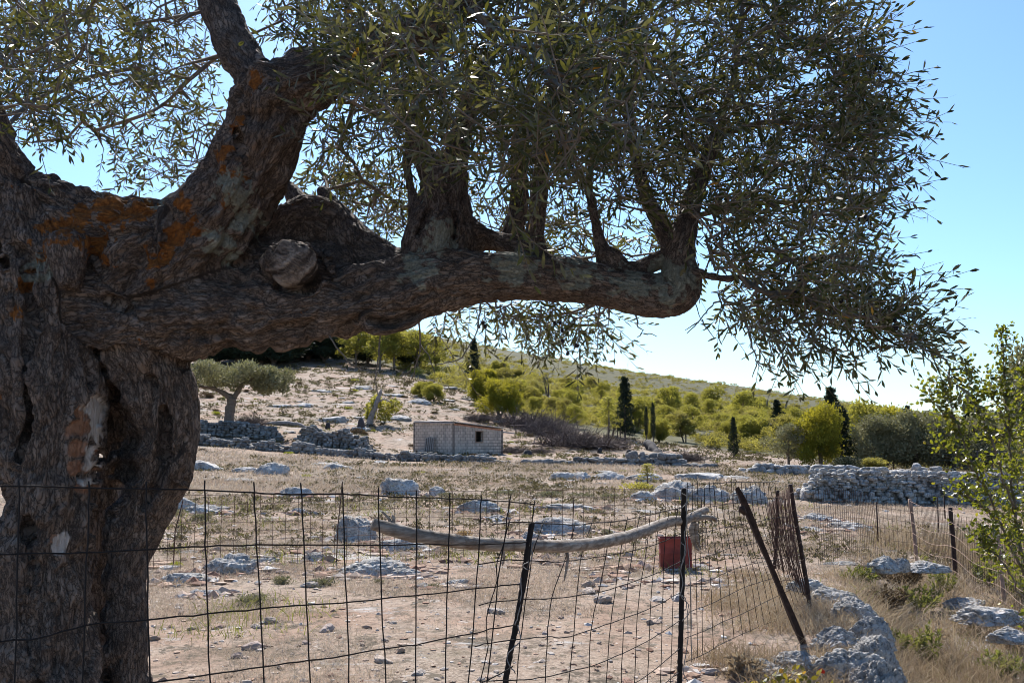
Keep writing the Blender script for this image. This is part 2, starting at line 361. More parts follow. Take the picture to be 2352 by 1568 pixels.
CUT = [(233, 1047, 4.0, 8, 1.1), (232, 1090, 3.95, 9, .45), (226, 1140, 3.95, 15, .50), (228, 1200, 3.95, 15, .50), (230, 1290, 3.95, 14, .50), (232, 1380, 3.95, 13, .50), (238, 1470, 3.95, 12, .50), (250, 1560, 3.95, 12, .50), (290, 1010, 3.95, 46, .47), (272, 960, 3.95, 38, .46), (288, 1080, 3.95, 36, .48), (262, 1130, 3.95, 24, .5), (262, 905, 3.95, 26, .42), (236, 850, 3.95, 12, .3), (225, 810, 3.95, 8, .28), (-16, 1155, 4.05, 30, .9), (582, 590, 4.0, 15, .2), (585, 560, 4.0, 14, .22), (590, 625, 4.0, 12, .2),
 (440, 672, 3.9, 9, .12), (465, 664, 3.9, 13, .14), (490, 652, 3.9, 10, .13), (520, 640, 3.9, 7, .12), (330, 668, 3.9, 7, .1), (360, 662, 3.9, 6, .1), (655, 225, 3.85, 14, .15), (648, 265, 3.85, 9, .13), (640, 295, 3.85, 5, .12), (395, 500, 3.9, 10, .22), (392, 540, 3.9, 7, .2), (338, 500, 3.9, 7, .2), (345, 545, 3.9, 6, .2)]
SK = []                                                   # capsules: a, b, ra, rb, chain, s0, frame
for ci, (k, rows) in enumerate(CH.items()):
    sp_ = spline(rows, 4); c = P(sp_[:, 0], sp_[:, 1], sp_[:, 2]); r = sp_[:, 3] * sp_[:, 2] / FPX
    s = 3.7 * ci; nrm = None
    for a, b, ra, rb in zip(c[:-1], c[1:], r[:-1], r[1:]):
        t = unit(b - a)
        if nrm is None: nrm = unit(np.cross(t, [.21, .93, .3]))
        nrm = unit(nrm - t * (nrm @ t)); L = np.linalg.norm(b - a)
        SK.append((a, b, ra, rb, ci, s, nrm, np.cross(t, nrm), t, L)); s += L
def cap_sd(p, c):
    a, b, ra, rb = c[:4]; ab = b - a; t = np.clip(((p - a) @ ab) / (ab @ ab), 0, 1)
    return np.linalg.norm(p - a - t[..., None] * ab, axis=-1) - (ra + (rb - ra) * t), t
HG = .0135; lo = np.array([-2.75, 3.55, -.35]); hi = np.array([1.35, 5.05, 4.15])
N3 = np.ceil((hi - lo) / HG).astype(int); F = np.full(N3, .3, np.float32)
ax = [lo[i] + HG * np.arange(N3[i]) for i in range(3)]
def sub(cmin, cmax):
    i0 = np.clip(((cmin - lo) / HG).astype(int), 0, N3 - 2); i1 = np.clip(((cmax - lo) / HG).astype(int) + 2, 1, N3)
    return i0, np.maximum(i1, i0 + 1)
for c in SK:
    m = max(c[2], c[3]) + .16; i0, i1 = sub(np.minimum(c[0], c[1]) - m, np.maximum(c[0], c[1]) + m)
    g = np.stack(np.meshgrid(*[ax[k][i0[k]:i1[k]] for k in range(3)], indexing='ij'), -1)
    if g.size == 0: continue
    d = cap_sd(g, c)[0].astype(np.float32); sl = tuple(slice(i0[k], i1[k]) for k in range(3)); f = F[sl]
    kk = .045 if min(c[2], c[3]) > .06 else .02
    h = np.clip(.5 + .5 * (f - d) / kk, 0, 1); F[sl] = np.minimum(f * (1 - h) + d * h - kk * h * (1 - h), .3)
for u, v, d, r, ln in CUT:                                # hollows: rods running away from the viewer
    a = P(u, v, d - .12); b = P(u, v, d + ln); rr_ = r * d / FPX; cc = (a, b, rr_, rr_ * .8); m = rr_ + .1
    i0, i1 = sub(np.minimum(a, b) - m, np.maximum(a, b) + m)
    g = np.stack(np.meshgrid(*[ax[k][i0[k]:i1[k]] for k in range(3)], indexing='ij'), -1)
    dd = -cap_sd(g, cc)[0].astype(np.float32); sl = tuple(slice(i0[k], i1[k]) for k in range(3)); f = F[sl]; kk = .05
    h = np.clip(.5 - .5 * (f - dd) / kk, 0, 1); F[sl] = f * (1 - h) + dd * h + kk * h * (1 - h)
GROOVE = [([(346, 470), (346, 520), (350, 590)], 4.08, 6), ([(394, 465), (390, 530), (366, 598)], 4.08, 7), ([(58, 1190), (74, 1300), (60, 1420), (82, 1568), (80, 1700)], 4.01, 6), ([(160, 1170), (172, 1280), (158, 1400), (176, 1568), (180, 1700)], 4.02, 7), ([(125, 1330), (120, 1450), (130, 1600)], 3.99, 4), ([(298, 1230), (290, 1400), (300, 1568), (310, 1700)], 4.52, 5), ([(330, 1160), (370, 1090), (385, 1000), (380, 920)], 4.30, 8), ([(330, 1000), (345, 930), (350, 870)], 4.22, 6), ([(78, 720), (60, 850), (72, 960), (50, 1050)], 4.03, 7), ([(150, 700), (170, 800), (185, 880)], 4.06, 6), ([(250, 690), (330, 735), (420, 745), (520, 742)], 4.11, 5), ([(430, 775), (560, 768), (700, 752)], 4.18, 5), ([(575, 545), (588, 590), (600, 650), (622, 705)], 4.14, 9), ([(735, 560), (745, 610), (720, 655), (650, 668), (612, 640)], 4.2, 6), ([(540, 300), (560, 380), (545, 450), (500, 520)], 4.05, 5), ([(620, 330), (610, 400), (590, 460)], 4.02, 4), ([(20, 560), (60, 600), (70, 680), (95, 740)], 4.06, 8), ([(-10, 520), (30, 700), (10, 900)], 4.08, 7), ([(230, 560), (255, 610), (320, 640), (400, 640)], 4.06, 5), ([(850, 735), (900, 742), (960, 715)], 4.2, 7), ([(800, 640), (900, 625), (1000, 610)], 4.16, 4), ([(958, 540), (985, 480), (1000, 430)], 4.28, 5), ([(1040, 560), (1045, 500), (1035, 430)], 4.29, 5)]
for pts_, d_, r_ in GROOVE:
    s_ = spline([(u, v, d_) for u, v in pts_], 4); q_ = P(s_[:, 0], s_[:, 1], s_[:, 2])
    for a, b in zip(q_[:-1], q_[1:]):
        cc = (a, b, r_ * d_ / FPX, r_ * d_ / FPX); m = .1; i0, i1 = sub(np.minimum(a, b) - m, np.maximum(a, b) + m); g = np.stack(np.meshgrid(*[ax[k][i0[k]:i1[k]] for k in range(3)], indexing='ij'), -1)
        if g.size == 0: continue
        dd = -cap_sd((g - a) * [1, .45, 1] + a, (a, a + (b - a) * [1, .45, 1], cc[2], cc[3]))[0].astype(np.float32); sl = tuple(slice(i0[k], i1[k]) for k in range(3)); f = F[sl]; kk = .022; h = np.clip(.5 - .5 * (f - dd) / kk, 0, 1); F[sl] = f * (1 - h) + dd * h + kk * h * (1 - h)
def surface_nets(F, lo, h):
    N = np.array(F.shape) - 1; s = F < 0
    n = np.zeros(N, np.int8)
    offs = [(i, j, k) for i in (0, 1) for j in (0, 1) for k in (0, 1)]
    for i, j, k in offs: n += s[i:N[0] + i, j:N[1] + j, k:N[2] + k]
    act = np.argwhere((n > 0) & (n < 8)); val = {o: F[act[:, 0] + o[0], act[:, 1] + o[1], act[:, 2] + o[2]].astype(float) for o in offs}
    acc = np.zeros((len(act), 3)); cnt = np.zeros(len(act))
    for o in offs:
        for axis in range(3):
            if o[axis]: continue
            q = list(o); q[axis] = 1; va, vb = val[o], val[tuple(q)]; m = (va < 0) != (vb < 0)
            t = np.where(m, va / np.where(m, va - vb, 1), 0); pt = np.array(o, float)[None].repeat(len(act), 0); pt[:, axis] += t
            acc[m] += pt[m]; cnt[m] += 1
    V = lo + h * (act + acc / cnt[:, None]); idx = np.full(N, -1, np.int32); idx[tuple(act.T)] = np.arange(len(act)); Q = []
    for axis in range(3):
        sl0 = [slice(None)] * 3; sl1 = [slice(None)] * 3; sl0[axis] = slice(0, -1); sl1[axis] = slice(1, None)
        a, b = s[tuple(sl0)], s[tuple(sl1)]
        o1, o2 = [(1, 2), (2, 0), (0, 1)][axis]
        for flip, e in ((False, np.argwhere(a & ~b)), (True, np.argwhere(~a & b))):
            e = e[(e[:, o1] > 0) & (e[:, o2] > 0) & (e[:, o1] < N[o1]) & (e[:, o2] < N[o2])]
            q = []
            for d1, d2 in ((-1, -1), (0, -1), (0, 0), (-1, 0)):
                w_ = e.copy(); w_[:, o1] += d1; w_[:, o2] += d2; q.append(idx[tuple(w_.T)])
            q = np.stack(q, 1); Q.append(q[:, ::-1] if flip else q)
    return V, np.concatenate(Q)
tv, tq = surface_nets(F, lo, HG); del F
tmp = link('tmp', np_mesh('tmp', tv, tq)); sm = tmp.modifiers.new('s', 'SUBSURF'); sm.levels = 1; sm.render_levels = 1
dg = bpy.context.evaluated_depsgraph_get(); ev = tmp.evaluated_get(dg).to_mesh()
TV = np.empty(len(ev.vertices) * 3, np.float32); ev.vertices.foreach_get('co', TV); TV = TV.reshape(-1, 3).astype(float)
TN = np.empty(len(ev.vertices) * 3, np.float32); ev.vertices.foreach_get('normal', TN); TN = TN.reshape(-1, 3).astype(float)
TQ = np.empty(len(ev.loops), np.int32); ev.loops.foreach_get('vertex_index', TQ); TQ = TQ.reshape(-1, 4)
tmp.to_mesh_clear() if False else None
bpy.data.objects.remove(tmp)
best = np.full(len(TV), 9.); bc = np.zeros((len(TV), 3)); brad = np.ones(len(TV))
sec = np.full(len(TV), 9.); chid = np.zeros(len(TV), int)
for c in SK:
    near = np.where((TV > np.minimum(c[0], c[1]) - .45).all(1) & (TV < np.maximum(c[0], c[1]) + .45).all(1))[0]
    if not len(near): continue
    p = TV[near]; d, t = cap_sd(p, c); tr = (p - c[0]) @ c[8]; o = p - c[0]
    m = d < best[near]; k = near[m]; best[k] = d[m]
    bc[k] = np.stack([o[m] @ c[6], o[m] @ c[7], c[5] + tr[m]], -1); brad[k] = (c[2] + (c[3] - c[2]) * t[m])
big = sstep(.03, .12, brad)
warp = np.stack([fbm(TV * 7, 3, 31), fbm(TV * 7, 3, 32), fbm(TV * 7, 3, 33)], -1)
bw = bc + .02 * warp
disp = .034 * fbm(TV * 4.5, 3, 41) * big + .03 * (sstep(.0, .3, np.abs(fbm(bw * np.array([9, 9, 1.7]), 2, 49))) - .75) * big * sstep(.06, .2, brad)
ridge = 1 - np.abs(fbm(bw * np.array([15, 15, 3.2]), 3, 42)); disp += .020 * (ridge - .75) * big
# twisting grain furrows and gnarls of an old trunk
gn1, gn2 = worley(TV * np.array([6, 6, 4]) + .5 * warp, 47); disp += .028 * (sstep(.0, .45, gn2 - gn1) - .8) * big * sstep(.0, .25, fbm(TV * 2.2, 2, 48) + .12)
bw2 = bw + .012 * np.stack([fbm(TV * 24, 2, 34), fbm(TV * 24, 2, 35), fbm(TV * 24, 2, 36)], -1)
crack = sstep(.0, .16, np.abs(vnoise(bw2 * np.array([1 / .03, 1 / .03, 1 / .11]), 43)))
crack2 = sstep(.0, .14, np.abs(fbm(bw2 * np.array([1 / .07, 1 / .07, 1 / .24]), 2, 44)))
disp += (.008 * (crack - 1) + .012 * (crack2 - 1)) * (.35 + .65 * big) + .005 * fbm(bw2 * np.array([70, 70, 26]), 3, 45)
def near3(u, v, d, r): return np.exp(-(np.linalg.norm((TV - P(u, v, d)) * [1, .12, 1], axis=1) / (r * d / FPX)) ** 2) * (TV[:, 1] < 4.36)
bare = np.zeros(len(TV))
for u, v, d, r, k in [(196, 930, 4.0, 20, 1), (208, 960, 4.0, 22, 1), (208, 1000, 4.0, 21, 1), (200, 1040, 4.0, 18, 1), (192, 1075, 4.0, 16, 1), (184, 1112, 4.0, 13, 1), (132, 1245, 4.0, 14, .9), (125, 1262, 4.0, 12, .9)]: bare = np.maximum(bare, k * near3(u, v, d, r * 1.7))
bare = sstep(.40, .52, bare + .38 * fbm(TV * np.array([26, 26, 12]), 4, 51))
orange = np.zeros(len(TV)); grey = orange.copy()
for u, v, d, r in [(130, 530, 4.1, 45), (190, 500, 4.15, 50), (215, 560, 4.1, 38), (260, 480, 4.18, 60), (330, 470, 4.15, 50), (380, 590, 4.1, 34), (430, 530, 4.1, 30), (520, 360, 4.1, 24), (525, 410, 4.05, 30), (535, 290, 4.1, 26), (515, 400, 4.1, 24), (390, 545, 4.1, 26), (240, 600, 4.08, 26), (75, 650, 4.1, 26), (5, 905, 4.1, 24), (345, 650, 4.1, 14), (515, 470, 4.1, 16), (590, 200, 4.05, 22), (430, 470, 4.15, 20), (55, 720, 4.1, 22)]:
    orange = np.maximum(orange, near3(u, v, d, r * 1.3))
for u, v, d, r in [(540, 440, 4.1, 40), (500, 560, 4.1, 34), (345, 455, 4.1, 26), (560, 500, 4.05, 34), (960, 600, 4.1, 40), (1180, 600, 4.1, 50), (1330, 620, 4.1, 40), (1450, 650, 4.1, 40), (1545, 640, 4.1, 50), (1010, 540, 4.2, 40), (90, 620, 4.1, 30)]: grey = np.maximum(grey, near3(u, v, d, r * 1.6))
ln_ = fbm(TV * 34, 5, 61, .6) + .5 * (fbm(TV * 9, 2, 63)); orange = sstep(.5, .58, orange + .95 * ln_ - .20); grey = sstep(.55, .63, grey + .9 * fbm(TV * 32, 5, 62, .6) - .12)
red = np.max([near3(u, v, 4.0, r * 1.1) for u, v, r in ((168, 945, 18), (166, 985, 22), (160, 1030, 24), (160, 1075, 20), (172, 1125, 16), (120, 1240, 12), (205, 1330, 7), (207, 1360, 7))], axis=0); red = sstep(.4, .55, red + .35 * fbm(TV * 20, 4, 52)) * (1 - bare)
bm_ = sstep(.42, .55, near3(672, 606, 4.14, 70) + .10 * fbm(TV * 14, 3, 53)); bm_ = np.maximum(bm_, sstep(.4, .5, np.max([near3(u, v, 4.08, r) for u, v, r in ((368, 482, 22), (367, 510, 22), (364, 540, 18), (358, 570, 12))], axis=0) + .15 * fbm(TV * 20, 3, 54)))
cx, cz = (TV[:, 0] - P(600, 540, 4.15)[0]) * 9, (TV[:, 2] - P(600, 540, 4.15)[2]) * 9; rr2 = np.hypot(cx, cz) + .5 * fbm(TV * 11, 3, 71); an2 = np.arctan2(cz, cx)
grain = fbm(np.stack([rr2 * 5.5, an2 * 1.4, TV[:, 1] * 6], -1), 4, 72, .65); disp = disp * (1 - .9 * bm_) + bm_ * (.012 * grain + .01 * fbm(TV * 9, 2, 75))
disp = disp * (1 - .8 * bare) * (1 - .7 * red) - .016 * np.maximum(bare, red)
TVD = TV + TN * disp[:, None]
n = NT('olive_bark'); bcn = n.co(attr='bark'); wob = n.new('ShaderNodeVectorMath', operation='ADD', i_0=bcn)
wn_ = n.new('ShaderNodeTexNoise', i_Scale=9.0, i_Vector=n.co()); vm = n.new('ShaderNodeVectorMath', operation='SCALE', i_0=wn_.outputs['Color']); vm.inputs['Scale'].default_value = .045; wn_.inputs['Detail'].default_value = 5; wn_.inputs['Roughness'].default_value = .75
n.link(vm.outputs[0], wob.inputs[1]); mp = n.new('ShaderNodeMapping', i_0=wob.outputs[0]); mp.inputs['Scale'].default_value = (1, 1, .30)
e0 = n.noise(mp.outputs[0], 46, 3, .6); e1 = n.math('MINIMUM', n.math('ABSOLUTE', n.math('SUBTRACT', e0, .5)), n.math('MULTIPLY', n.voro(mp.outputs[0], 55, 'DISTANCE_TO_EDGE'), 1.3)); cell = n.voro(mp.outputs[0], 90, 'F1', 'Color'); fine = n.noise(mp.outputs[0], 120, 5, .7); oc = n.co()
base = n.ramp(n.noise(oc, 7, 5, .65), [(.32, (.10, .068, .050)), (.5, (.225, .158, .115)), (.7, (.36, .275, .215))])
base = n.mix(.28, base, n.mix(n.new('ShaderNodeSeparateColor', i_0=cell).outputs[0], (.08, .06, .05), (.30, .25, .21)))
base = n.mix(n.ramp(e1, [(.0, .9), (.055, 0)]), base, (.022, .016, .013))
base = n.mix(n.ramp(fine, [(.35, .4), (.6, 0)]), base, (.06, .045, .035))
base = n.mix(n.attr('orange'), base, n.ramp(n.noise(oc, 60, 4), [(.3, (.12, .045, .012)), (.5, (.24, .085, .018)), (.7, (.36, .13, .025))]))
base = n.mix(n.attr('grey'), base, n.ramp(n.noise(oc, 70, 4), [(.35, (.17, .17, .13)), (.65, (.30, .30, .24))]))
gr = n.noise(n.co((60, 60, 7)), 1.0, 5, .7)
base = n.mix(n.attr('bare'), base, n.ramp(gr, [(.3, (.34, .25, .19)), (.5, (.58, .52, .46)), (.7, (.68, .64, .59))]))
gat = n.attr('grain'); base = n.mix(n.attr('burl'), base, n.mix(n.ramp(n.noise(oc, 80, 4), [(.38, .3), (.6, 0)]), n.ramp(gat, [(.28, (.05, .036, .028)), (.5, (.25, .195, .155)), (.74, (.42, .35, .29))]), (.05, .04, .033)))
base = n.mix(n.attr('red'), base, n.ramp(n.noise(oc, 25, 4), [(.3, (.22, .10, .055)), (.7, (.42, .23, .14))]))
n.col(base); n.rough(.85, .25)
hgt = n.math('ADD', n.math('MINIMUM', n.math('MULTIPLY', e1, 6), .55), n.math('MULTIPLY', fine, .6)); n.bump(hgt, 1.0, .014)
M['olive_bark'] = n.m
TREE = empty('olive_tree', P(115, 2080, 4.25), 'huge ancient olive tree with gnarled twin trunk and one long low horizontal branch', 'tree')
base_loc = np.array(TREE.location)
def kid(mb_or_me, name, mat, parent=TREE, off=None, smooth=True):
    me = mb_or_me.mesh(name, smooth) if isinstance(mb_or_me, MB) else mb_or_me
    o = link(name, me, mat, parent); o.location = tuple(-(base_loc if off is None else off)); return o
kid(np_mesh('trunk', TVD, TQ, {'bark': bc, 'orange': orange, 'grey': grey, 'bare': bare, 'red': red, 'burl': bm_, 'grain': grain * .9 + .5}), 'trunk', M['olive_bark'])
# ------------------------------------------------------------------ crown: branches, twigs, leaves, olives
def inpoly(poly, n, rng):
    p = np.asarray(poly, float); lo_, hi_ = p.min(0), p.max(0); out = np.zeros((0, 2))
    while len(out) < n:
        q = lo_ + rng.random((n * 3, 2)) * (hi_ - lo_); c = np.zeros(len(q), bool); j = len(p) - 1
        for i in range(len(p)):
            m = ((p[i, 1] > q[:, 1]) != (p[j, 1] > q[:, 1])) & (q[:, 0] < (p[j, 0] - p[i, 0]) * (q[:, 1] - p[i, 1]) / (p[j, 1] - p[i, 1] + 1e-9) + p[i, 0]); c ^= m; j = i
        out = np.concatenate([out, q[c]])
    return out[:n]
def sprigs(base, dirs, L, rng, npair=7, leaf=.062, lw=.0125, spread=.75, droop=.0, hue=None):
    """opposite leaf pairs along curved shoots; returns leaf arrays and shoot polylines"""
    n = len(base); t = unit(dirs); up = np.tile([0, 0, 1.], (n, 1)) + .4 * rng.normal(size=(n, 3))
    a = unit(np.cross(t, up)); b = np.cross(t, a); bend = rng.normal(size=(n, 3)) * .22; bend[:, 2] -= droop
    shoots = np.stack([base + t * (L * s)[:, None] + bend * (L * s * s)[:, None] for s in (0, .35, .7, 1.)], 1)
    s = np.linspace(.12, 1.0, npair); LB = []; LD = []; LNm = []; LL = []; LW = []; H = []
    hue = rng.random(n) if hue is None else hue
    for j, sj in enumerate(s):
        c = base + t * (L * sj)[:, None] + bend * (L * sj * sj)[:, None]; tt = unit(t + 2 * bend * sj)
        ph = j * math.pi / 2 + rng.random(n) * .9
        for side in (1, -1):
            sv = (np.cos(ph)[:, None] * a + np.sin(ph)[:, None] * b) * side
            d = unit(tt * (1 - spread * (.6 if sj > .93 else 1) * .75) + sv * spread * (.35 if sj > .93 else 1) + rng.normal(size=(n, 3)) * .09)
            nm = unit(np.cross(np.cross(d, tt + rng.normal(size=(n, 3)) * .5), d) + rng.normal(size=(n, 3)) * .35)
            keep = rng.random(n) > .12; LB.append(c[keep]); LD.append(d[keep]); LNm.append(nm[keep])
            LL.append((leaf * (.6 + .75 * rng.random(n)) * (1 - .35 * max(0, sj - .7) / .3))[keep]); LW.append((lw * (.75 + .5 * rng.random(n)))[keep]); H.append(np.clip(hue + rng.normal(size=n) * .16, 0, 1)[keep])
    return [np.concatenate(x) for x in (LB, LD, LNm, LL, LW, H)], shoots
def leaf_mesh(name, arr, rng, prof=((.3, .8), (.62, 1.0)), curl=.12):
    B, D, Nm, L, W, H = arr; n = len(B); sd_ = unit(np.cross(D, Nm)); Nm = np.cross(sd_, D)
    cu = (rng.normal(size=n) * curl)[:, None] * L[:, None] * Nm; L = L[:, None]; W = W[:, None] * .5
    (s1, w1), (s2, w2) = prof; fold = .25
    V = np.stack([B, B + D * L * s1 + sd_ * W * w1 + Nm * W * fold, B + D * L * s1 - sd_ * W * w1 + Nm * W * fold, B + D * L * s2 + sd_ * W * w2 + cu * .5 + Nm * W * fold, B + D * L * s2 - sd_ * W * w2 + cu * .5 + Nm * W * fold, B + D * L + cu], 1).reshape(-1, 3)
    o = (np.arange(n) * 6)[:, None]
    T = np.concatenate([o + [0, 2, 1], o + [3, 4, 5]]); Q = o + [1, 2, 4, 3]
    return np_mesh(name, V, [T, Q], {'hue': np.repeat(H, 6)}, smooth=False)
def tubes_np(mb, polys, radii, k=3):
    """many thin tubes with the same number of points, at once"""
    p = np.asarray(polys, float); n, m = p.shape[:2]; r = np.asarray(radii, float)
    t = unit(np.gradient(p, axis=1)); ref = np.where(np.abs(t[..., 2:]) < .9, [[[0, 0, 1.]]], [[[1., 0, 0]]]); a = unit(np.cross(t, ref)); b = np.cross(t, a)
    th = np.arange(k) * 2 * math.pi / k
    ring = p[:, :, None] + r[:, :, None, None] * (np.cos(th)[None, None, :, None] * a[:, :, None] + np.sin(th)[None, None, :, None] * b[:, :, None])
    i = (np.arange(m - 1) * k)[:, None]; j = np.arange(k)[None]; j2 = (j + 1) % k
    Q = np.stack([i + j, i + j2, i + k + j2, i + k + j], -1).reshape(-1, 4)
    Q = (np.arange(n) * m * k)[:, None, None] + Q[None]; mb.add(ring.reshape(-1, 3), None, Q.reshape(-1, 4))
rng = np.random.default_rng(5)
# main boughs of the crown, in the same units as the limbs
BOUGH = [[(1565, 560, 4.2), (1590, 450, 4.3), (1650, 300, 4.35), (1690, 150, 4.3), (1710, -40, 4.3)], [(1700, 636, 4.05), (1760, 672, 4.0), (1830, 672, 3.97), (1900, 720, 3.95), (1990, 728, 3.9), (2060, 765, 3.9), (2120, 780, 3.9)],
 [(1580, 500, 4.2), (1720, 470, 4.3), (1880, 460, 4.4), (2000, 440, 4.5)], [(1640, 320, 4.3), (1760, 280, 4.2), (1900, 290, 4.2), (2040, 250, 4.2)], [(1690, 150, 4.3), (1800, 110, 4.5), (1930, 90, 4.6)],
 [(1455, 330, 4.5), (1430, 150, 4.6), (1440, -40, 4.6)], [(1280, 180, 4.4), (1330, 60, 4.3), (1350, -100, 4.3)], [(940, 260, 4.6), (900, 150, 4.8), (880, 20, 5.0)], [(1110, 160, 4.5), (1150, 40, 4.6)],
 [(1060, 10, 3.9), (1000, 150, 3.5), (950, 250, 3.2), (900, 290, 3.0)], [(1060, 10, 3.9), (1200, 120, 3.5), (1320, 230, 3.2), (1400, 280, 3.1)], [(860, 115, 4.0), (820, 220, 4.3), (780, 340, 4.6)],
 [(-20, 330, 4.2), (80, 230, 4.6), (200, 180, 5.0), (340, 150, 5.3)], [(-60, 220, 4.1), (40, 90, 4.3), (160, 20, 4.6)], [(540, 100, 4.25), (450, 170, 4.8), (360, 250, 5.2), (220, 300, 5.5)], [(505, 20, 4.3), (400, 40, 4.7), (280, 60, 5.0)],
 [(600, 200, 4.2), (520, 330, 5.0), (440, 380, 5.4)], [(1425, 640, 4.3), (1400, 680, 4.8), (1300, 720, 5.2), (1180, 730, 5.2)], [(1160, 640, 4.4), (1080, 690, 5.0), (1040, 720, 5.2)], [(1960, 90, 4.6), (2020, 60, 4.5)], [(1720, 660, 4.0), (1800, 600, 4.3), (1950, 590, 4.4)]]
nodes = []; npar = []
def addpath(pts, par=-1):
    for p_ in pts: nodes.append(p_); npar.append(par); par = len(nodes) - 1
    return par
for bgh in BOUGH:
    s_ = spline(bgh, 7); addpath(P(s_[:, 0], s_[:, 1], s_[:, 2]))
for k in ('rise', 'rise2', 'thin', 'tip', 'stump_l', 'stump_r', 'stump_t', 'uplimb', 'leftlimb'):
    s_ = spline(CH[k], 2)[4:]; addpath(P(s_[:, 0], s_[:, 1], s_[:, 2]))
n0 = len(nodes)
REG = [  # polygon, number of shoots, depth range, main direction in the picture (right, up), droop
 ([(1250, -160), (1930, -160), (1930, 20), (1965, 110), (1960, 200), (2000, 240), (2000, 320), (1970, 380), (1985, 450), (1960, 500), (1930, 580), (1960, 640), (2000, 700), (2060, 770), (1920, 750), (1830, 715), (1700, 660), (1640, 600), (1590, 520), (1400, 470), (1250, 400)], 1420, (3.5, 5.3), (.8, .35), .15),
 ([(1930, 40), (1985, 120), (2020, 230), (2030, 320), (2010, 420), (2010, 480), (1950, 560), (1990, 640), (2070, 740), (2110, 800), (2060, 790), (1960, 690), (1900, 560), (1930, 400), (1900, 200)], 150, (3.7, 4.6), (.9, .45), .05),
 ([(620, -160), (1300, -160), (1330, 430), (1200, 440), (1080, 330), (900, 330), (770, 400), (720, 300), (770, 200), (640, 60)], 880, (3.6, 5.6), (.1, .1), .3),
 ([(760, 60), (1500, 60), (1480, 380), (1150, 430), (880, 330), (760, 220)], 170, (2.75, 3.5), (-.1, .3), .25),
 ([(-200, -160), (490, -160), (520, 190), (505, 350), (440, 420), (330, 415), (240, 370), (120, 330), (-200, 330)], 560, (4.3, 6.4), (-.2, .05), .2),
 ([(-200, -100), (230, -60), (220, 160), (110, 290), (-150, 290)], 90, (3.1, 4.2), (-.1, .2), .1),
 ([(720, 380), (960, 400), (950, 540), (880, 560), (740, 470)], 100, (4.7, 6.0), (0, .2), .2),
 ([(1060, 430), (1560, 540), (1540, 610), (1250, 590), (1100, 540)], 120, (4.8, 6.0), (.2, .2), .2),
 ([(1040, 690), (1410, 690), (1400, 740), (1300, 770), (1120, 730)], 75, (4.6, 5.6), (.1, -.7), .3),
 ([(960, 720), (1060, 700), (1060, 740), (1000, 760)], 8, (4.6, 5.2), (.1, -.7), .3),
 ([(1900, 640), (2020, 680), (2130, 770), (2150, 820), (2060, 800), (1960, 760), (1880, 720)], 45, (3.7, 4.3), (.8, -.1), .1),
 ([(1580, 560), (1720, 620), (1900, 680), (1900, 740), (1760, 720), (1620, 670)], 45, (3.7, 4.6), (.6, -.1), .2),
 ([(1600, 690), (1720, 690), (1900, 770), (2050, 800), (1900, 790), (1750, 770)], 45, (3.8, 4.5), (.3, -.5), .3)]
att = []; adr = []; adroop = []; aL = []; aclose = []
for poly, cnt, (d0, d1), (rx, ru), dr in REG:
    q = inpoly(poly, cnt, rng); d = d0 + (d1 - d0) * rng.random(cnt); att.append(P(q[:, 0], q[:, 1], d))
    v = np.stack([np.full(cnt, rx), np.zeros(cnt), np.full(cnt, ru)], 1) + rng.normal(size=(cnt, 3)) * np.array([.45, .55, .45]); adr.append(unit(v)); adroop.append(np.full(cnt, dr)); aL.append(.16 + .14 * rng.random(cnt)); aclose.append(d)
att = np.concatenate(att); adr = np.concatenate(adr); adroop = np.concatenate(adroop); aL = np.concatenate(aL)
# grow twigs: each shoot joins the nearest wood already there
nd = np.array(nodes); dist = np.array([np.min(np.sum((nd - a) ** 2, 1)) for a in att]); order = np.argsort(dist)
cap_ = np.zeros((len(nodes) + len(att) * 9, 3)); cap_[:len(nodes)] = nd; nn_ = len(nodes); segs = []
for i in order:
    a = att[i]; dd_ = np.sum((cap_[:nn_] - a) ** 2, 1); k = int(np.argmin(dd_)); L = math.sqrt(dd_[k])
    m = max(1, min(8, int(L / .09))); p0 = cap_[k]; mid_ = (p0 + a) / 2 + rng.normal(size=3) * L * .13
    par = k
    for s_ in np.linspace(1 / m, 1, m):
        pt = (1 - s_) ** 2 * p0 + 2 * s_ * (1 - s_) * mid_ + s_ * s_ * a
        cap_[nn_] = pt; npar.append(par); par = nn_; nn_ += 1
cap_ = cap_[:nn_]; npar = np.array(npar); cntd = np.ones(nn_)
for i in range(nn_ - 1, -1, -1):
    if npar[i] >= 0: cntd[npar[i]] += cntd[i]
rad = .0019 * cntd ** .34; rad = np.minimum(rad, .035)
e = np.where(npar >= 0)[0]; keep = np.ones(len(e), bool)
pa, pb = cap_[npar[e]], cap_[e]; mb = MB()
tubes_np(mb, np.stack([pa, pb + (pb - pa) * .06], 1), np.stack([rad[npar[e]], rad[e]], 1), 4)
# leafy shoots
hue0 = np.clip(.5 + .28 * fbm(att * 1.6, 2, 81) + .18 * rng.normal(size=len(att)), 0, 1)
arrs = []
for lo_, hi_, npair in ((0, .5, 7), (.5, 1.01, 8)):
    m = (rng.random(len(att)) * 0 + np.linspace(0, 1, len(att)) % 1 >= lo_) & (np.linspace(0, 1, len(att)) < hi_)
    ar, sh = sprigs(att[m], adr[m], aL[m], rng, npair, .057, .0104, .62, 0.14, hue0[m]); arrs.append(ar)
    rs = np.tile([.0024, .002, .0016, .001], (len(sh), 1)); tubes_np(mb, sh, rs, 3)
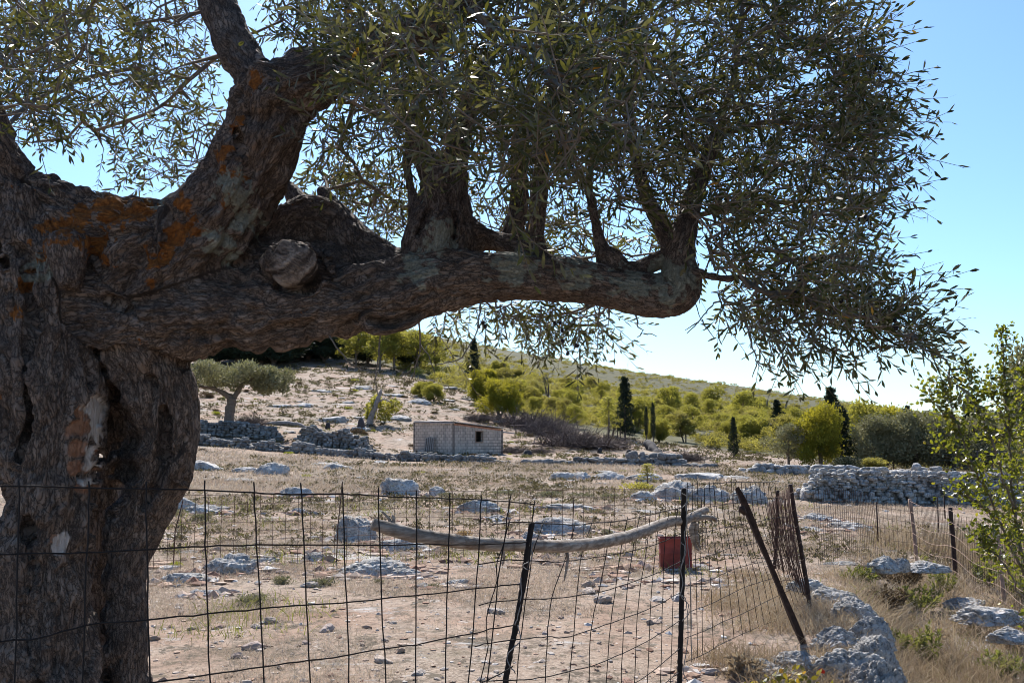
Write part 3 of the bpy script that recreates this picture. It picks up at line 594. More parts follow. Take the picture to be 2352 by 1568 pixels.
# a second shoot from many of the same twig ends
m2 = rng.random(len(att)) < .3; v2 = unit(adr[m2] + rng.normal(size=(m2.sum(), 3)) * .8)
ar, sh = sprigs(att[m2], v2, aL[m2] * .8, rng, 6, .053, .0100, .7, .15, hue0[m2]); arrs.append(ar); tubes_np(mb, sh, np.tile([.002, .0017, .0014, .0009], (len(sh), 1)), 3)
# bare hanging twigs below the bough
def bare_twig(pts, forks=()):
    s_ = spline(pts, 5); q = P(s_[:, 0], s_[:, 1], s_[:, 2]); tube(mb, q + .003 * RNG.normal(size=q.shape), np.linspace(.0045, .0018, len(q)), 4)
    for f in forks:
        q = P(*np.array(f, float).T); q = spline(q, 4); tube(mb, q + .003 * RNG.normal(size=q.shape), np.linspace(.003, .0014, len(q)), 4)
bare_twig([(1105, 690, 4.2), (1095, 760, 4.15), (1060, 820, 4.1), (1000, 838, 4.1)])
bare_twig([(958, 720, 4.3), (965, 800, 4.3), (945, 870, 4.3)], [[(962, 790, 4.3), (985, 820, 4.25), (1000, 860, 4.25)], [(955, 840, 4.3), (935, 855, 4.3), (925, 890, 4.3)]])
bare_twig([(875, 750, 4.3), (870, 820, 4.28), (862, 870, 4.25), (868, 905, 4.25)])
bare_twig([(755, 770, 4.2), (800, 830, 4.15), (835, 850, 4.15)])
bare_twig([(1376, 700, 4.3), (1374, 760, 4.3), (1370, 815, 4.3)], [[(1372, 775, 4.3), (1380, 783, 4.3)], [(1373, 720, 4.3), (1362, 728, 4.3)]])
bare_twig([(1458, 705, 4.2), (1466, 745, 4.15), (1475, 766, 4.1)], [[(1475, 766, 4.1), (1505, 768, 4.1)], [(1475, 766, 4.1), (1464, 775, 4.1)]])
bare_twig([(1690, 680, 4.0), (1650, 690, 4.0), (1615, 725, 3.95), (1580, 765, 3.95)], [[(1610, 735, 3.95), (1640, 775, 3.95)], [(1590, 680, 4.1), (1610, 735, 3.95)], [(1605, 740, 3.95), (1575, 758, 3.95)]])
bare_twig([(1700, 690, 3.95), (1720, 770, 3.9), (1740, 830, 3.9), (1755, 850, 3.9)], [[(1740, 832, 3.9), (1728, 868, 3.9)], [(1738, 828, 3.9), (1775, 850, 3.9)], [(1735, 805, 3.9), (1705, 825, 3.9)]])
bare_twig([(1770, 720, 4.0), (1800, 780, 4.0), (1830, 840, 4.0)], [[(1815, 760, 4.0), (1832, 868, 4.0)]])
bare_twig([(1930, 770, 3.95), (1960, 820, 3.95), (1965, 866, 3.95)], [[(1962, 822, 3.95), (2000, 808, 3.95)]])
bare_twig([(1245, 700, 4.6), (1238, 790, 4.6), (1235, 835, 4.6)], [[(1240, 770, 4.6), (1222, 800, 4.6)]])
bare_twig([(1150, 700, 4.6), (1160, 760, 4.6), (1166, 790, 4.6)]); bare_twig([(1330, 800, 4.6), (1335, 850, 4.6)])
s_ = P(np.array([1330, 1335, 1325]), np.array([760, 790, 830]), np.array([4.5] * 3))
arr2, sh2 = sprigs(s_, np.array([[.1, 0, -1], [.5, 0, -.5], [0, 0, -1.]]), np.array([.15, .12, .1]), rng, 6, .06, .012, .7, .1, np.array([.6, .6, .6])); arrs.append(arr2); tubes_np(mb, sh2, np.tile([.0016, .0014, .0012, .0008], (3, 1)), 3)
# the big close spray that hangs across the middle, and pale shoots nearest the lens
cs = np.array([(1150, 430, 3.3), (1165, 480, 3.25), (1185, 520, 3.2), (1000, 330, 3.0), (880, 330, 2.95), (830, 280, 2.9), (960, 290, 2.9), (1080, 200, 2.9), (1000, 210, 2.95), (1130, 130, 3.0), (1180, 380, 3.0), (1300, 300, 3.0), (1420, 260, 3.0), (1480, 300, 3.1), (1500, 140, 3.1), (820, 120, 3.0), (850, 180, 3.0), (940, 380, 3.0), (1430, 390, 3.1), (1220, 30, 3.0)])
vd = unit(np.concatenate([[[.35, 0, -.9], [.4, 0, -.9], [.6, 0, -.6]], np.stack([rng.normal(size=17) * .8, -.2 - .3 * rng.random(17), .4 + .5 * rng.normal(size=17)], 1)]))
ar, sh = sprigs(P(cs[:, 0], cs[:, 1], cs[:, 2]), vd, .2 + .06 * rng.random(20), rng, 8, .062, .0128, .6, .05, .6 + .5 * rng.random(20)); arrs.append(ar); tubes_np(mb, sh, np.tile([.002, .0018, .0014, .0008], (20, 1)), 4)
arr = [np.concatenate([a[i] for a in arrs]) for i in range(6)]
yel = rng.random(len(arr[0])) < .006; arr[5][yel] = 1.6; arr[5] = np.where(yel, 1.0, arr[5] * .93)
M['olive_leaf'] = leaf_mat('olive_leaf', [(0, (.014, .026, .016)), (.45, (.030, .040, .016)), (.8, (.068, .076, .022)), (.94, (.11, .115, .03)), (.985, (.42, .20, .03))], (.094, .093, .055), .2, (.30, .28, .035), .5, .22)
kid(mb, 'twigs', M['twig']); kid(leaf_mesh('crown', arr, rng), 'crown', M['olive_leaf'])
M['olive_green'] = plain('green_olive', (.16, .19, .04), .35, .2, 30, 0); M['olive_black'] = plain('ripe_olive', (.012, .010, .016), .3, .2, 30, 0)
V, T = ico(2); om = [np_mesh('olive', V * np.array([.0085, .0085, .0115]), T), np_mesh('olive', V * np.array([.0085, .0085, .0115]), T)]
om[0].materials.append(M['olive_green']); om[1].materials.append(M['olive_black'])
ocl = [(1965, 340, 4.0, 1), (2000, 170, 4.1, 1), (2030, 165, 4.1, 1), (1740, 370, 3.9, 0), (1760, 395, 3.9, 0), (1720, 300, 3.9, 0), (1790, 600, 3.9, 0), (1900, 610, 3.9, 0), (1875, 620, 3.9, 0), (1980, 500, 4.0, 1), (1930, 700, 3.9, 1), (1840, 660, 3.9, 1), (1280, 745, 4.6, 1), (1310, 790, 4.5, 1), (1110, 730, 4.6, 1), (280, 130, 4.6, 0), (330, 90, 4.8, 0), (90, 60, 4.2, 0), (380, 110, 4.8, 1), (420, 350, 5.2, 0), (350, 370, 5.2, 1), (320, 420, 5.2, 0), (1990, 690, 3.9, 1), (2060, 740, 3.9, 1)]
for u, v, d, kd in ocl:
    for _ in range(4):
        o = link('olive', om[kd], None, TREE); o.location = tuple(P(u + rng.normal() * 14, v + rng.normal() * 12, d) - base_loc); o.rotation_euler = (rng.normal() * .3, rng.normal() * .3, 0)
# ------------------------------------------------------------------ wire fences
c3 = lambda L: [(x * .35, 1019.2 + y * .35) for x, y in L]
c5 = lambda L: [(784 + x * .3333, 1082 + y * .3333) for x, y in L]
c6 = lambda L: [(1411 + x * .325, 1058 + y * .325) for x, y in L]
c7 = lambda L: [(1803 + x * .5, 1019 + y * .5) for x, y in L]
def wire(mb, uv, dfun, r=.0024, k=5, m=4, jit=.0012):
    uv = np.array(uv, float); q = P(uv[:, 0], uv[:, 1], dfun(uv[:, 0])); q = spline(q, m); q = q + jit * RNG.normal(size=q.shape); tube(mb, q, r, k)
def extend(uv, vend=1720):
    a, b = np.array(uv[-2], float), np.array(uv[-1], float); t = (vend - b[1]) / max(b[1] - a[1], 1); return list(uv) + [tuple(b + (b - a) * min(t, 3))]
# near panel
dA = lambda u: np.interp(u, [-300, 0, 340, 700, 955, 1230], [2.55, 2.85, 3.15, 3.5, 3.9, 4.3])
FA = empty('wire_fence', P(600, 1780, 3.4), 'near sagging fence of thick dark wire squares in front of the old trunk', 'fence'); fb = np.array(FA.location); mb = MB()
for top, bot in [((-260, 1098), (-275, 1568)), ((-110, 1100), (-120, 1568)), ((44, 1103), (34, 1568)), ((205, 1104), (192, 1568)), ((335, 1105), (345, 1568)), ((471, 1102), (482, 1568)), ((583, 1106), (607, 1568)), ((691, 1108), (712, 1568)), ((787, 1114), (803, 1568)), ((870, 1120), (886, 1568)), ((955, 1125), (955, 1568)), ((1033, 1131), (1023, 1568)), ((1106, 1134), (1076, 1568)), ((1173, 1136), (1118, 1568)), ((1229, 1148), (1183, 1420))]:
    m1 = (top[0] + (bot[0] - top[0]) * .45 + RNG.normal() * 2, 1330); uv = [top, ((top[0] * 2 + m1[0]) / 3 + RNG.normal(), 1190), m1, bot]
    wire(mb, extend(uv, 1900) if bot[1] > 1500 else uv, dA, .0027)
rows = [[(-280, 1108), (0, 1117), (335, 1122), (471, 1125), (583, 1131), (691, 1135), (787, 1134), (870, 1139), (1000, 1143), (1106, 1148), (1170, 1152), (1230, 1158)],
 [(-280, 1290), (0, 1273), (196, 1268), (340, 1261), (472, 1254), (590, 1251), (784, 1251), (1031, 1250), (1157, 1247), (1210, 1244)],
 [(-280, 1485), (0, 1472), (87, 1465), (196, 1436), (343, 1422), (476, 1408), (595, 1398), (700, 1387), (784, 1383), (874, 1375), (957, 1366), (1029, 1359), (1090, 1351), (1137, 1346), (1194, 1339)],
 [(-280, 1650), (0, 1630), (196, 1592), (346, 1568), (483, 1548), (605, 1530), (710, 1516), (784, 1506), (880, 1489), (955, 1479), (1025, 1465), (1084, 1454), (1137, 1442), (1184, 1434)],
 [(-280, 1800), (346, 1705), (605, 1665), (784, 1640), (955, 1607), (1084, 1576), (1150, 1545), (1178, 1529)], [(-280, 1890), (346, 1830), (700, 1770), (955, 1720), (1160, 1650)]]
for r_ in rows: wire(mb, r_, dA, .0027)
mb.build('wire_panel', M['wire'], FA).location = tuple(-fb)
# middle panel, tied to the slanting bar
dB = lambda u: np.interp(u, [1080, 1211, 1330, 1450, 1565, 1600], [4.15, 4.4, 4.95, 5.6, 6.3, 6.5])
FB = empty('wire_fence', P(1400, 1640, 5.2), 'middle stretch of bent wire mesh behind the grey wooden pole', 'fence'); fb = np.array(FB.location); mb = MB()
for r_ in [[(1130, 1204), (1171, 1199), (1217, 1199), (1317, 1205), (1364, 1200), (1404, 1198), (1471, 1187), (1517, 1175), (1568, 1165)], [(1099, 1296), (1154, 1286), (1221, 1286), (1274, 1290), (1334, 1284), (1394, 1275), (1454, 1264), (1517, 1245), (1563, 1225)],
 [(1099, 1389), (1134, 1382), (1211, 1375), (1261, 1374), (1324, 1367), (1374, 1359), (1411, 1349), (1457, 1334), (1517, 1312), (1563, 1289)], [(1091, 1484), (1131, 1475), (1194, 1467), (1257, 1461), (1294, 1463), (1357, 1445), (1404, 1430), (1471, 1405), (1517, 1385), (1564, 1359)],
 [(1101, 1565), (1187, 1559), (1251, 1554), (1311, 1540), (1357, 1529), (1431, 1499), (1494, 1467), (1564, 1422)], [(1180, 1640), (1311, 1620), (1431, 1580), (1500, 1540), (1564, 1485)], [(1380, 1650), (1470, 1610), (1564, 1540)]]:
    wire(mb, r_, dB, .0026)
for w_ in [[(1163, 325), (1120, 500), (1070, 640), (1070, 750), (1000, 1020), (1010, 1200), (970, 1400)], [(1400, 345), (1345, 480), (1310, 620), (1270, 900), (1230, 1180), (1210, 1430)], [(1615, 345), (1555, 570), (1450, 870), (1420, 1140), (1405, 1430)], [(1735, 335), (1650, 610), (1600, 1140), (1570, 1430)],
 [(1860, 335), (1820, 600), (1770, 850), (1720, 1110), (1705, 1450)], [(1973, 312), (1920, 580), (1885, 850), (1855, 1060), (1825, 1450)], [(2060, 297), (2000, 580), (1950, 1000), (1930, 1450)], [(2130, 270), (2100, 560), (2050, 880), (2020, 1430)],
 [(2198, 268), (2170, 500), (2130, 930), (2110, 1430)], [(2260, 258), (2230, 480), (2215, 840), (2200, 1430)], [(2320, 230), (2295, 450), (2285, 840), (2270, 1430)]]:
    wire(mb, extend(c5(w_), 1640), dB, .0024)
mb.build('wire_panel', M['wire'], FB).location = tuple(-fb)
mb = MB()                                                 # slanting reinforcing bar and upright bar carrying it
def bar(mb, uv, d, r, k=8, twist=0):
    s_ = spline(np.array([(a[0], a[1], dd) for a, dd in zip(uv, d)]), 12); q = P(s_[:, 0], s_[:, 1], s_[:, 2]); tube(mb, q + .001 * RNG.normal(size=q.shape), r * (1 + .04 * np.sin(np.arange(len(q)) * 2.2)), k, wob=40, wa=.15)
bar(mb, [(1221, 1201), (1208, 1290), (1192, 1400), (1172, 1500), (1155, 1600), (1140, 1700)], [4.4, 4.39, 4.38, 4.37, 4.36, 4.35], .0125)
mb.build('fence_post', M['wire'], FB).location = tuple(-fb); mb = MB()
bar(mb, c6([(492, 195), (488, 500), (480, 800), (470, 1200), (462, 1500), (460, 1600)]), [6.35, 6.35, 6.33, 6.3, 6.28, 6.26], .0165)
mb.build('fence_post', M['wire'], FB).location = tuple(-fb); mb = MB()
for uv in ([(475, 225), (515, 255), (515, 295), (480, 330)], [(470, 575), (498, 610), (490, 680), (470, 770), (485, 860), (470, 950), (520, 1010), (525, 1080), (480, 1130)], [(500, 300), (515, 420), (495, 520), (505, 640), (470, 760)], [(480, 950), (510, 1000), (520, 1250), (490, 1480), (520, 1560)], [(510, 180), (515, 520), (540, 900), (545, 1400)]):
    mb = MB(); wire(mb, c6(uv), lambda u: 6.22 + 0 * u, .0028, 4, 6); mb.build('tie_wire', M['wire_grey'], FB).location = tuple(-fb)
for uv in ([(1300, 490), (1310, 600), (1250, 650), (1290, 680)], [(1235, 730), (1240, 860), (1215, 1000), (1200, 1060)], [(1215, 1060), (1235, 1160), (1180, 1220), (1140, 1290), (1200, 1390)], [(1320, 490), (1290, 620), (1300, 680)]):
    mb = MB(); wire(mb, c5(uv), lambda u: 4.33 + 0 * u, .0024, 4, 6); mb.build('tie_wire', M['wire_grey'], FB).location = tuple(-fb)
# right-hand panel
dC = lambda u: np.interp(u, [1560, 1580, 1690, 1790, 1870], [6.3, 6.5, 7.6, 9.0, 10])
FC = empty('wire_fence', P(1680, 1480, 7.6), 'rusty mesh panel between the upright bar and the leaning iron stake', 'fence'); fb = np.array(FC.location); mb = MB()
for r_ in [[(505, 185), (590, 162), (700, 158), (860, 150), (1060, 150), (1165, 140)], [(520, 350), (700, 320), (900, 290), (1100, 262), (1190, 265)], [(530, 530), (700, 490), (850, 455), (1000, 430), (1150, 400), (1290, 390)], [(520, 705), (700, 660), (800, 620), (950, 590), (1100, 550), (1230, 520)],
 [(530, 880), (700, 830), (820, 775), (1000, 720), (1180, 690), (1320, 655)], [(530, 1065), (700, 1000), (800, 950), (950, 880), (1150, 820)], [(500, 1250), (640, 1200), (760, 1140), (900, 1080), (1060, 1000), (1300, 880)], [(500, 1420), (640, 1360), (760, 1290), (1000, 1180), (1280, 1075)]]:
    wire(mb, c6(r_), dC, .0026)
for t_, b_ in [(518, 545), (550, 590), (588, 625), (632, 700), (670, 775), (710, 845), (750, 905), (790, 965), (825, 1020), (860, 1062), (893, 1112), (925, 1160), (960, 1205), (995, 1250), (1025, 1290), (1050, 1320), (1080, 1345), (1105, 1368), (1130, 1382)]:
    yb = np.interp(b_, [545, 625, 775, 1000, 1280, 1382], [1420, 1370, 1290, 1190, 1080, 1040]); xm = t_ + (b_ - t_) * .32 + RNG.normal() * 4
    wire(mb, c6([(t_ + RNG.normal() * 4, 146 + RNG.random() * 12), (t_ + (b_ - t_) * .1, 350), (xm, 560), (b_ - (b_ - t_) * .32, 820), (b_, yb)]), dC, .0024)
mb.build('wire_panel', M['wire'], FC).location = tuple(-fb)
FR = empty('mesh_roll', P(1800, 1400, 9.5), 'rolled bundle of dense red-brown rusty mesh beside its end post', 'wire roll'); fb = np.array(FR.location); mb = MB()
for _ in range(105):
    t_ = RNG.random(); x0 = 1080 + t_ * 165 + RNG.normal() * 5; y0 = np.interp(t_, [0, .45, 1], [285, 235, 165]) + RNG.random() * 40; t2 = np.clip(t_ ** .8 + RNG.normal() * .1, 0, 1)
    x1 = 1100 + t2 * 275; y1 = np.interp(t2, [0, .2, .6, 1], [640, 760, 820, 1000]); lean = RNG.normal() * 9; z_ = RNG.normal() * .3
    wire(mb, c6([(x0, y0), (x0 + (x1 - x0) * .25 + RNG.normal() * 5, y0 + (y1 - y0) * .35), (x0 + (x1 - x0) * .6 + lean * .5, y0 + (y1 - y0) * .7), (x1 + lean, y1)]), lambda u: 9.45 + z_ + 0 * u, .0019, 3, 2)
for k in range(6):
    y_ = 260 + 118 * k
    wire(mb, c6([(1080 + 8 * k, y_ + 10), (1150 + 10 * k, y_ - 5), (1230 + 18 * k, y_ - 20), (1262 + 20 * k, y_ - 40)]), lambda u: 9.3 + 0 * u, .003, 3, 3)
mb.build('wire_bundle', M['wire_rust'], FR).location = tuple(-fb); mb = MB()
for uv, d, r in (([(1243, 165), (1285, 430), (1325, 660), (1360, 860), (1382, 1035)], 9.4, .02), ):
    bar(mb, c6(uv), [d] * 5, r)
mb.build('fence_post', M['rust'], FR).location = tuple(-fb); mb = MB()
bar(mb, c6([(1155, 210), (1150, 450), (1140, 640), (1130, 760)]), [9.6] * 4, .017); mb.build('fence_post', M['rust'], FR).location = tuple(-fb)
# leaning iron stake: an L section with a torn lug
SK_ = empty('iron_stake', P(1838, 1466, 8.0), 'thick leaning rust-brown angle iron stake planted above the ledge', 'stake'); fb = np.array(SK_.location); mb = MB()
a, b = P(1693, 1118, 7.75), P(1842, 1470, 8.0); ax_ = unit(b - a); sx = unit(np.cross(ax_, [0, 1, 0])); sy = np.cross(ax_, sx)
L_ = np.linspace(0, 1.03, 14); wv = .024 + .004 * np.sin(L_ * 9)
for (dx, dy, wx, wy) in ((0, 0, 1, .14), (-.86, 1, .14, 1)):
    V = []; 
    for t, ww in zip(L_, wv):
        c = a + (b - a) * t + sx * ww * dx + sy * ww * dy + .0015 * RNG.normal(size=3); ws = ww * min(1, .45 + t * 8)
        V += [c + sx * ws * wx * i + sy * ww * wy * j for i, j in ((-1, -1), (1, -1), (1, 1), (-1, 1))]
    n_ = len(L_); Q = [[4 * i + k, 4 * i + (k + 1) % 4, 4 * i + 4 + (k + 1) % 4, 4 * i + 4 + k] for i in range(n_ - 1) for k in range(4)] + [[3, 2, 1, 0], [4 * n_ - 4, 4 * n_ - 3, 4 * n_ - 2, 4 * n_ - 1]]
    mb.add(V, None, Q)
mb.build('angle_iron', M['rust'], SK_, smooth=False).location = tuple(-fb); mb = MB()
tube(mb, np.array([P(*c6([(896, 318)])[0], 7.74), P(*c6([(900, 345)])[0], 7.74), P(*c6([(925, 372)])[0], 7.75)]), [.018, .026, .016], 8, wob=30); mb.build('torn_lug', M['rust'], SK_).location = tuple(-fb)
# fine mesh fence across the field
FD = empty('mesh_fence', onground(900, 13.2), 'thin low fence of fine wire squares standing far across the stony field', 'fence'); fb = np.array(FD.location); mb = MB(); mr = MB()
def mesh_run(mb, p0, p1, h, cell, r, posts=(), sag=.02, lean=0.0, k=3, rowh=None, top_jit=.02):
    n_ = max(2, int(np.hypot(*(np.array(p1) - p0)) / cell)); rowh = rowh or cell
    s = np.linspace(0, 1, n_); X = p0[0] + (p1[0] - p0[0]) * s; Y = p0[1] + (p1[1] - p0[1]) * s; Y = Y + .05 * fbm(np.stack([X * .8, Y * .8, 0 * X], -1), 2, 5); Z = height(X, Y, False) + sag * fbm(np.stack([X * 1.3, Y, 0 * X], -1), 2, 6)
    ln = lean * fbm(np.stack([X * .9, Y, 0 * X], -1), 2, 8)
    vs_ = np.stack([np.stack([X, Y, Z - .02], -1), np.stack([X + ln * .4, Y + ln * .3, Z + h * .5], -1), np.stack([X + ln, Y + ln * .5, Z + h + top_jit * RNG.random(n_)], -1)], 1); tubes_np(mb, vs_, np.full((n_, 3), r), k)
    for q in range(int(h / rowh) + 1):
        f = q * rowh / h; line = np.stack([X + ln * f, Y - .003 + ln * .4 * f, Z + f * h], -1) + .004 * RNG.normal(size=(n_, 3)); tubes_np(mb, line[None], np.full((1, n_), r), k)
p0, p1 = onground(150, 11.8)[:2], onground(1720, 14.5)[:2]
mesh_run(mb, p0, p1, .88, .15, .0034, rowh=.11); mb.build('wire_panel', M['wire_rust'], FD).location = tuple(-fb)
for u, v0, v1 in ((787, 1105, 1285), (1318, 1145, 1300), (420, 1150, 1290), (1610, 1140, 1310)):
    d = float(np.interp(u, [150, 1720], [11.8, 14.5])); mb = MB(); q0 = onground(u - 6, d); tube(mb, np.array([q0 - [0, 0, .1], q0 + [.01, 0, .45], P(u, v0, d)]), .0075, 6); mb.build('fence_post', M['wire_rust'], FD).location = tuple(-fb)
# fence that turns down the right-hand side
FE = empty('mesh_fence', onground(2105, 15.5), 'rust-coloured fence with pale posts running along the right-hand bank', 'fence'); fb = np.array(FE.location); mb = MB()
run = [onground(1865, 13.0), onground(2000, 15.2), onground(2105, 15.7), onground(2190, 13.6), onground(2302, 12.0), onground(2420, 10.6), onground(2560, 9.4)]
for i, (a, b) in enumerate(zip(run[:-1], run[1:])): mesh_run(mb, a[:2], b[:2], .95, .085 if i < 2 else .07, .0030, lean=.10, rowh=.16)
mb.build('wire_panel', M['wire_rust'], FE).location = tuple(-fb)
for (t_, b_, d, r, m_) in [((2217, 1186), (2236, 1395), 12.9, .022, 'rust_light'), ((2090, 1145), (2106, 1291), 15.6, .034, 'rust_light'), ((2182, 1165), (2196, 1341), 13.6, .036, 'rust'), ((2290, 1212), (2308, 1405), 12.0, .032, 'rust_light'), ((2103 - 0, 1209), (2109, 1338), 14.5, .01, 'rust'), ((2323, 1186), (2328, 1260), 14.0, .024, 'rust')][1:4]:
    mb = MB(); q = np.stack([P(*t_, d), P((t_[0] + b_[0]) / 2 + 1, (t_[1] + b_[1]) / 2, d), P(*b_, d), P(b_[0] + 2, b_[1] + 18, d)]); tube(mb, spline(q, 4), r * .8, 6, wob=8, wa=.2); mb.build('fence_post', M[m_], FE).location = tuple(-fb)
for t_, b_, d in (((2013, 1152), (2017, 1243), 16.5), ((2153, 1141), (2156, 1222), 18), ((2168, 1136), (2171, 1190), 18.5)):
    mb = MB(); tube(mb, np.stack([P(*t_, d), P(*b_, d)]), .012, 6); mb.build('fence_post', M['rust'], FE).location = tuple(-fb)
mb = MB()
pst = [((2090, 1145), 15.55), ((2182, 1165), 13.5), ((2290, 1212), 11.9), ((2400, 1255), 10.5)]
for k in range(6):
    q = []
    for (uv, d) in pst: q.append(P(uv[0] + k * 2, uv[1] + (6 + 27 * k) * 14 / d, d - .05))
    q = np.array(q); mid = []
    for a, b in zip(q[:-1], q[1:]): mid += [a, (a + b) / 2 - [0, 0, .05 + .03 * RNG.random()]]
    tube(mb, spline(np.array(mid + [q[-1]]), 6), .0034, 4)
mb.build('strand_wire', M['rust_light'], FE).location = tuple(-fb)
# thin field fence at the wood's edge
FF = empty('field_fence', onground(2100, 62), 'faint thin wire fence along the foot of the dark trees', 'fence'); fb = np.array(FF.location); mb = MB()
a, b = onground(1840, 66), onground(2340, 54); pp = [a + (b - a) * t for t in np.linspace(0, 1, 12)]
for q in pp: q[2] = height(q[0], q[1]); 
for q in pp:
    mb = MB(); tube(mb, np.array([q - [0, 0, .1], q + [.05 * RNG.normal(), 0, 1.35]]), .04, 5); mb.build('fence_post', M['brush'], FF).location = tuple(-fb)
mb = MB()
for h_ in (.4, .75, 1.1, 1.3): tube(mb, np.array([q + [0, -.03, h_] for q in pp]), .012, 3)
mb.build('strand_wire', M['wire_grey'], FF).location = tuple(-fb)
# ------------------------------------------------------------------ the weathered pole hung along the fence
PO = empty('wooden_pole', P(1230, 1250, 4.35), 'long bowed grey wooden pole laid along the wire fence', 'pole'); fb = np.array(PO.location); mb = MB()
pl = c5([(215, 358), (330, 392), (500, 440), (740, 475), (1000, 503), (1240, 508), (1520, 515), (1800, 488), (2060, 420), (2260, 345)]) + c6([(490, 420), (570, 385), (648, 345)])
dp = [4.0, 4.02, 4.05, 4.14, 4.3, 4.5, 4.75, 5.2, 5.75, 6.2, 6.45, 6.6, 6.75]; rp = [13, 13.5, 14, 13.5, 13, 12.5, 12.5, 12, 11.5, 10.5, 9.5, 9, 7]
s_ = spline(np.array([(a[0], a[1], d, r) for a, d, r in zip(pl, dp, rp)]), 8); q = P(s_[:, 0], s_[:, 1], s_[:, 2]); q[:, 2] += .003 * fbm(q * 3, 2, 91)
tube(mb, q, s_[:, 3] * s_[:, 2] / FPX * (1.12 + .05 * fbm(q * 9, 3, 92)), 20, wob=25, wa=.18)
n = NT('weathered_pole'); gco = n.co(); ln = n.noise(n.co((9, 9, 60)), 1.2, 5, .65)
n.col(n.mix(n.ramp(n.noise(gco, 18, 4), [(.5, 0), (.65, .7)]), n.ramp(ln, [(.3, (.10, .078, .06)), (.5, (.25, .205, .165)), (.7, (.42, .37, .31))]), (.13, .085, .055))); n.rough(.75, .3); n.bump(ln, .7, .006); M['pole'] = n.m
mb.build('shaft', M['pole'], PO).location = tuple(-fb); mb = MB()
for uv, r in (([(560, 420), (610, 400), (660, 395), (705, 408), (725, 432)], [8, 9, 8, 7, 4]), ([(560, 430), (548, 490), (555, 560), (580, 610), (600, 632)], [9, 10, 8, 6, 3]), ([(585, 440), (575, 500), (590, 570), (612, 625)], [7, 7, 6, 3]), ([(640, 400), (675, 415), (695, 445)], [6, 5, 2])):
    uv = c6(uv); s_ = spline(np.array([(a[0], a[1], 6.6, rr * .95) for a, rr in zip(uv, r)]), 6); q = P(s_[:, 0], s_[:, 1], s_[:, 2]); tube(mb, q, s_[:, 3] * 6.6 / FPX * .75, 10, wob=20)
mb.build('broken_branch', M['pole'], PO).location = tuple(-fb); mb = MB()
for uv in ([(340, 380), (330, 330), (280, 275)], [(355, 370), (360, 330), (352, 300)], [(1555, 560), (1560, 620), (1535, 755)], [(1110, 545), (1120, 600), (1110, 650)]):
    uv = c5(uv); d = 4.1 if uv[0][0] < 1000 else 4.7; mb = MB(); tube(mb, spline(P(np.array(uv)[:, 0], np.array(uv)[:, 1], d), 4), np.linspace(.011, .004, 9), 7, wob=20); mb.build('side_twig', M['pole'], PO).location = tuple(-fb)
# red plastic tub in the field fence
q0 = P(1551, 1268, 12.1); sc_ = 12.1 / FPX; TB = empty('plastic_tub', q0 - [0, 0, 34 * sc_], 'faded red square plastic tub hanging low on the mesh behind the pole', 'tub'); fb = np.array(TB.location)
mb = MB(); th = np.linspace(0, 2 * math.pi, 33)[:-1]; sq = lambda t, e: np.sign(t) * np.abs(t) ** e; prof = [(.0, .98), (.02, .985), (.03, .985), (.45, .975), (.47, 1.0), (.50, 1.0), (.52, .98), (.94, 1.0), (.95, 1.03), (1.0, 1.03), (1.0, .98), (.5, .94), (.05, .9)]
V = []; H_ = 68 * sc_; W_ = 36 * sc_
for f, r in prof: V += [[W_ * r * sq(math.cos(t), .08), W_ * .4 * r * sq(math.sin(t), .08), H_ * f] for t in th]
n_ = len(prof); Q = [[32 * i + k, 32 * i + (k + 1) % 32, 32 * i + 32 + (k + 1) % 32, 32 * i + 32 + k] for i in range(n_ - 1) for k in range(32)]
c0_ = len(V); V += [[0, 0, 0], [0, 0, H_ * .05]]; T = [[c0_, (k + 1) % 32, k] for k in range(32)] + [[c0_ + 1, 32 * (n_ - 1) + k, 32 * (n_ - 1) + (k + 1) % 32] for k in range(32)]
mb.add(V, T, Q); M['red_plastic'] = plain('faded_red_plastic', (.22, .042, .032), .6, .4, 7, .1); mb.build('bucket_body', M['red_plastic'], TB)

# ------------------------------------------------------------------ rocks and dry-stone walls
def limestone(name, dark=0.0, warm=0.0, sc=1.0):
    n = NT(name); co = n.co(); a = n.noise(co, 2.2 * sc, 6, .65); b = n.noise(co, 14 * sc, 6, .75); pit = n.voro(co, 11 * sc)
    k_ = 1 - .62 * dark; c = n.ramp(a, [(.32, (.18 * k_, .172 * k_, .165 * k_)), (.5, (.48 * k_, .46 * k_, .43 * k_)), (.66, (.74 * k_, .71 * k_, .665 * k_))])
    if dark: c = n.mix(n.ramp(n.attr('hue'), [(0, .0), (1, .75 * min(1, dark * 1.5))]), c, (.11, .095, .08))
    c = n.mix(n.ramp(b, [(.34, .75), (.47, 0)]), c, (.055, .052, .05)); c = n.mix(n.ramp(n.noise(co, 34 * sc, 5, .8), [(.38, .7), (.5, 0)]), c, (.07, .065, .06)); c = n.mix(n.ramp(n.noise(co, 5 * sc, 5, .7), [(.58, 0), (.7, .55)]), c, (.40, .25, .15))
    c = n.mix(n.ramp(n.noise(co, 8 * sc, 4), [(.62, 0), (.7, .5)]), c, (.30, .23, .06))
    n.col(c); n.rough(.92, .2); n.bump(n.math('ADD', b, n.math('MULTIPLY', pit, .5)), 1.0, .05 / sc); return n.m
M['limestone'] = limestone('limestone'); M['wall_stone'] = limestone('wall_limestone', .06, 0, .8); M['shade_dark_stone'] = limestone('shaded_wall_stone', .5, 0, .5)  # terrace stone darkened: the walls' backlit shade is put into its colour
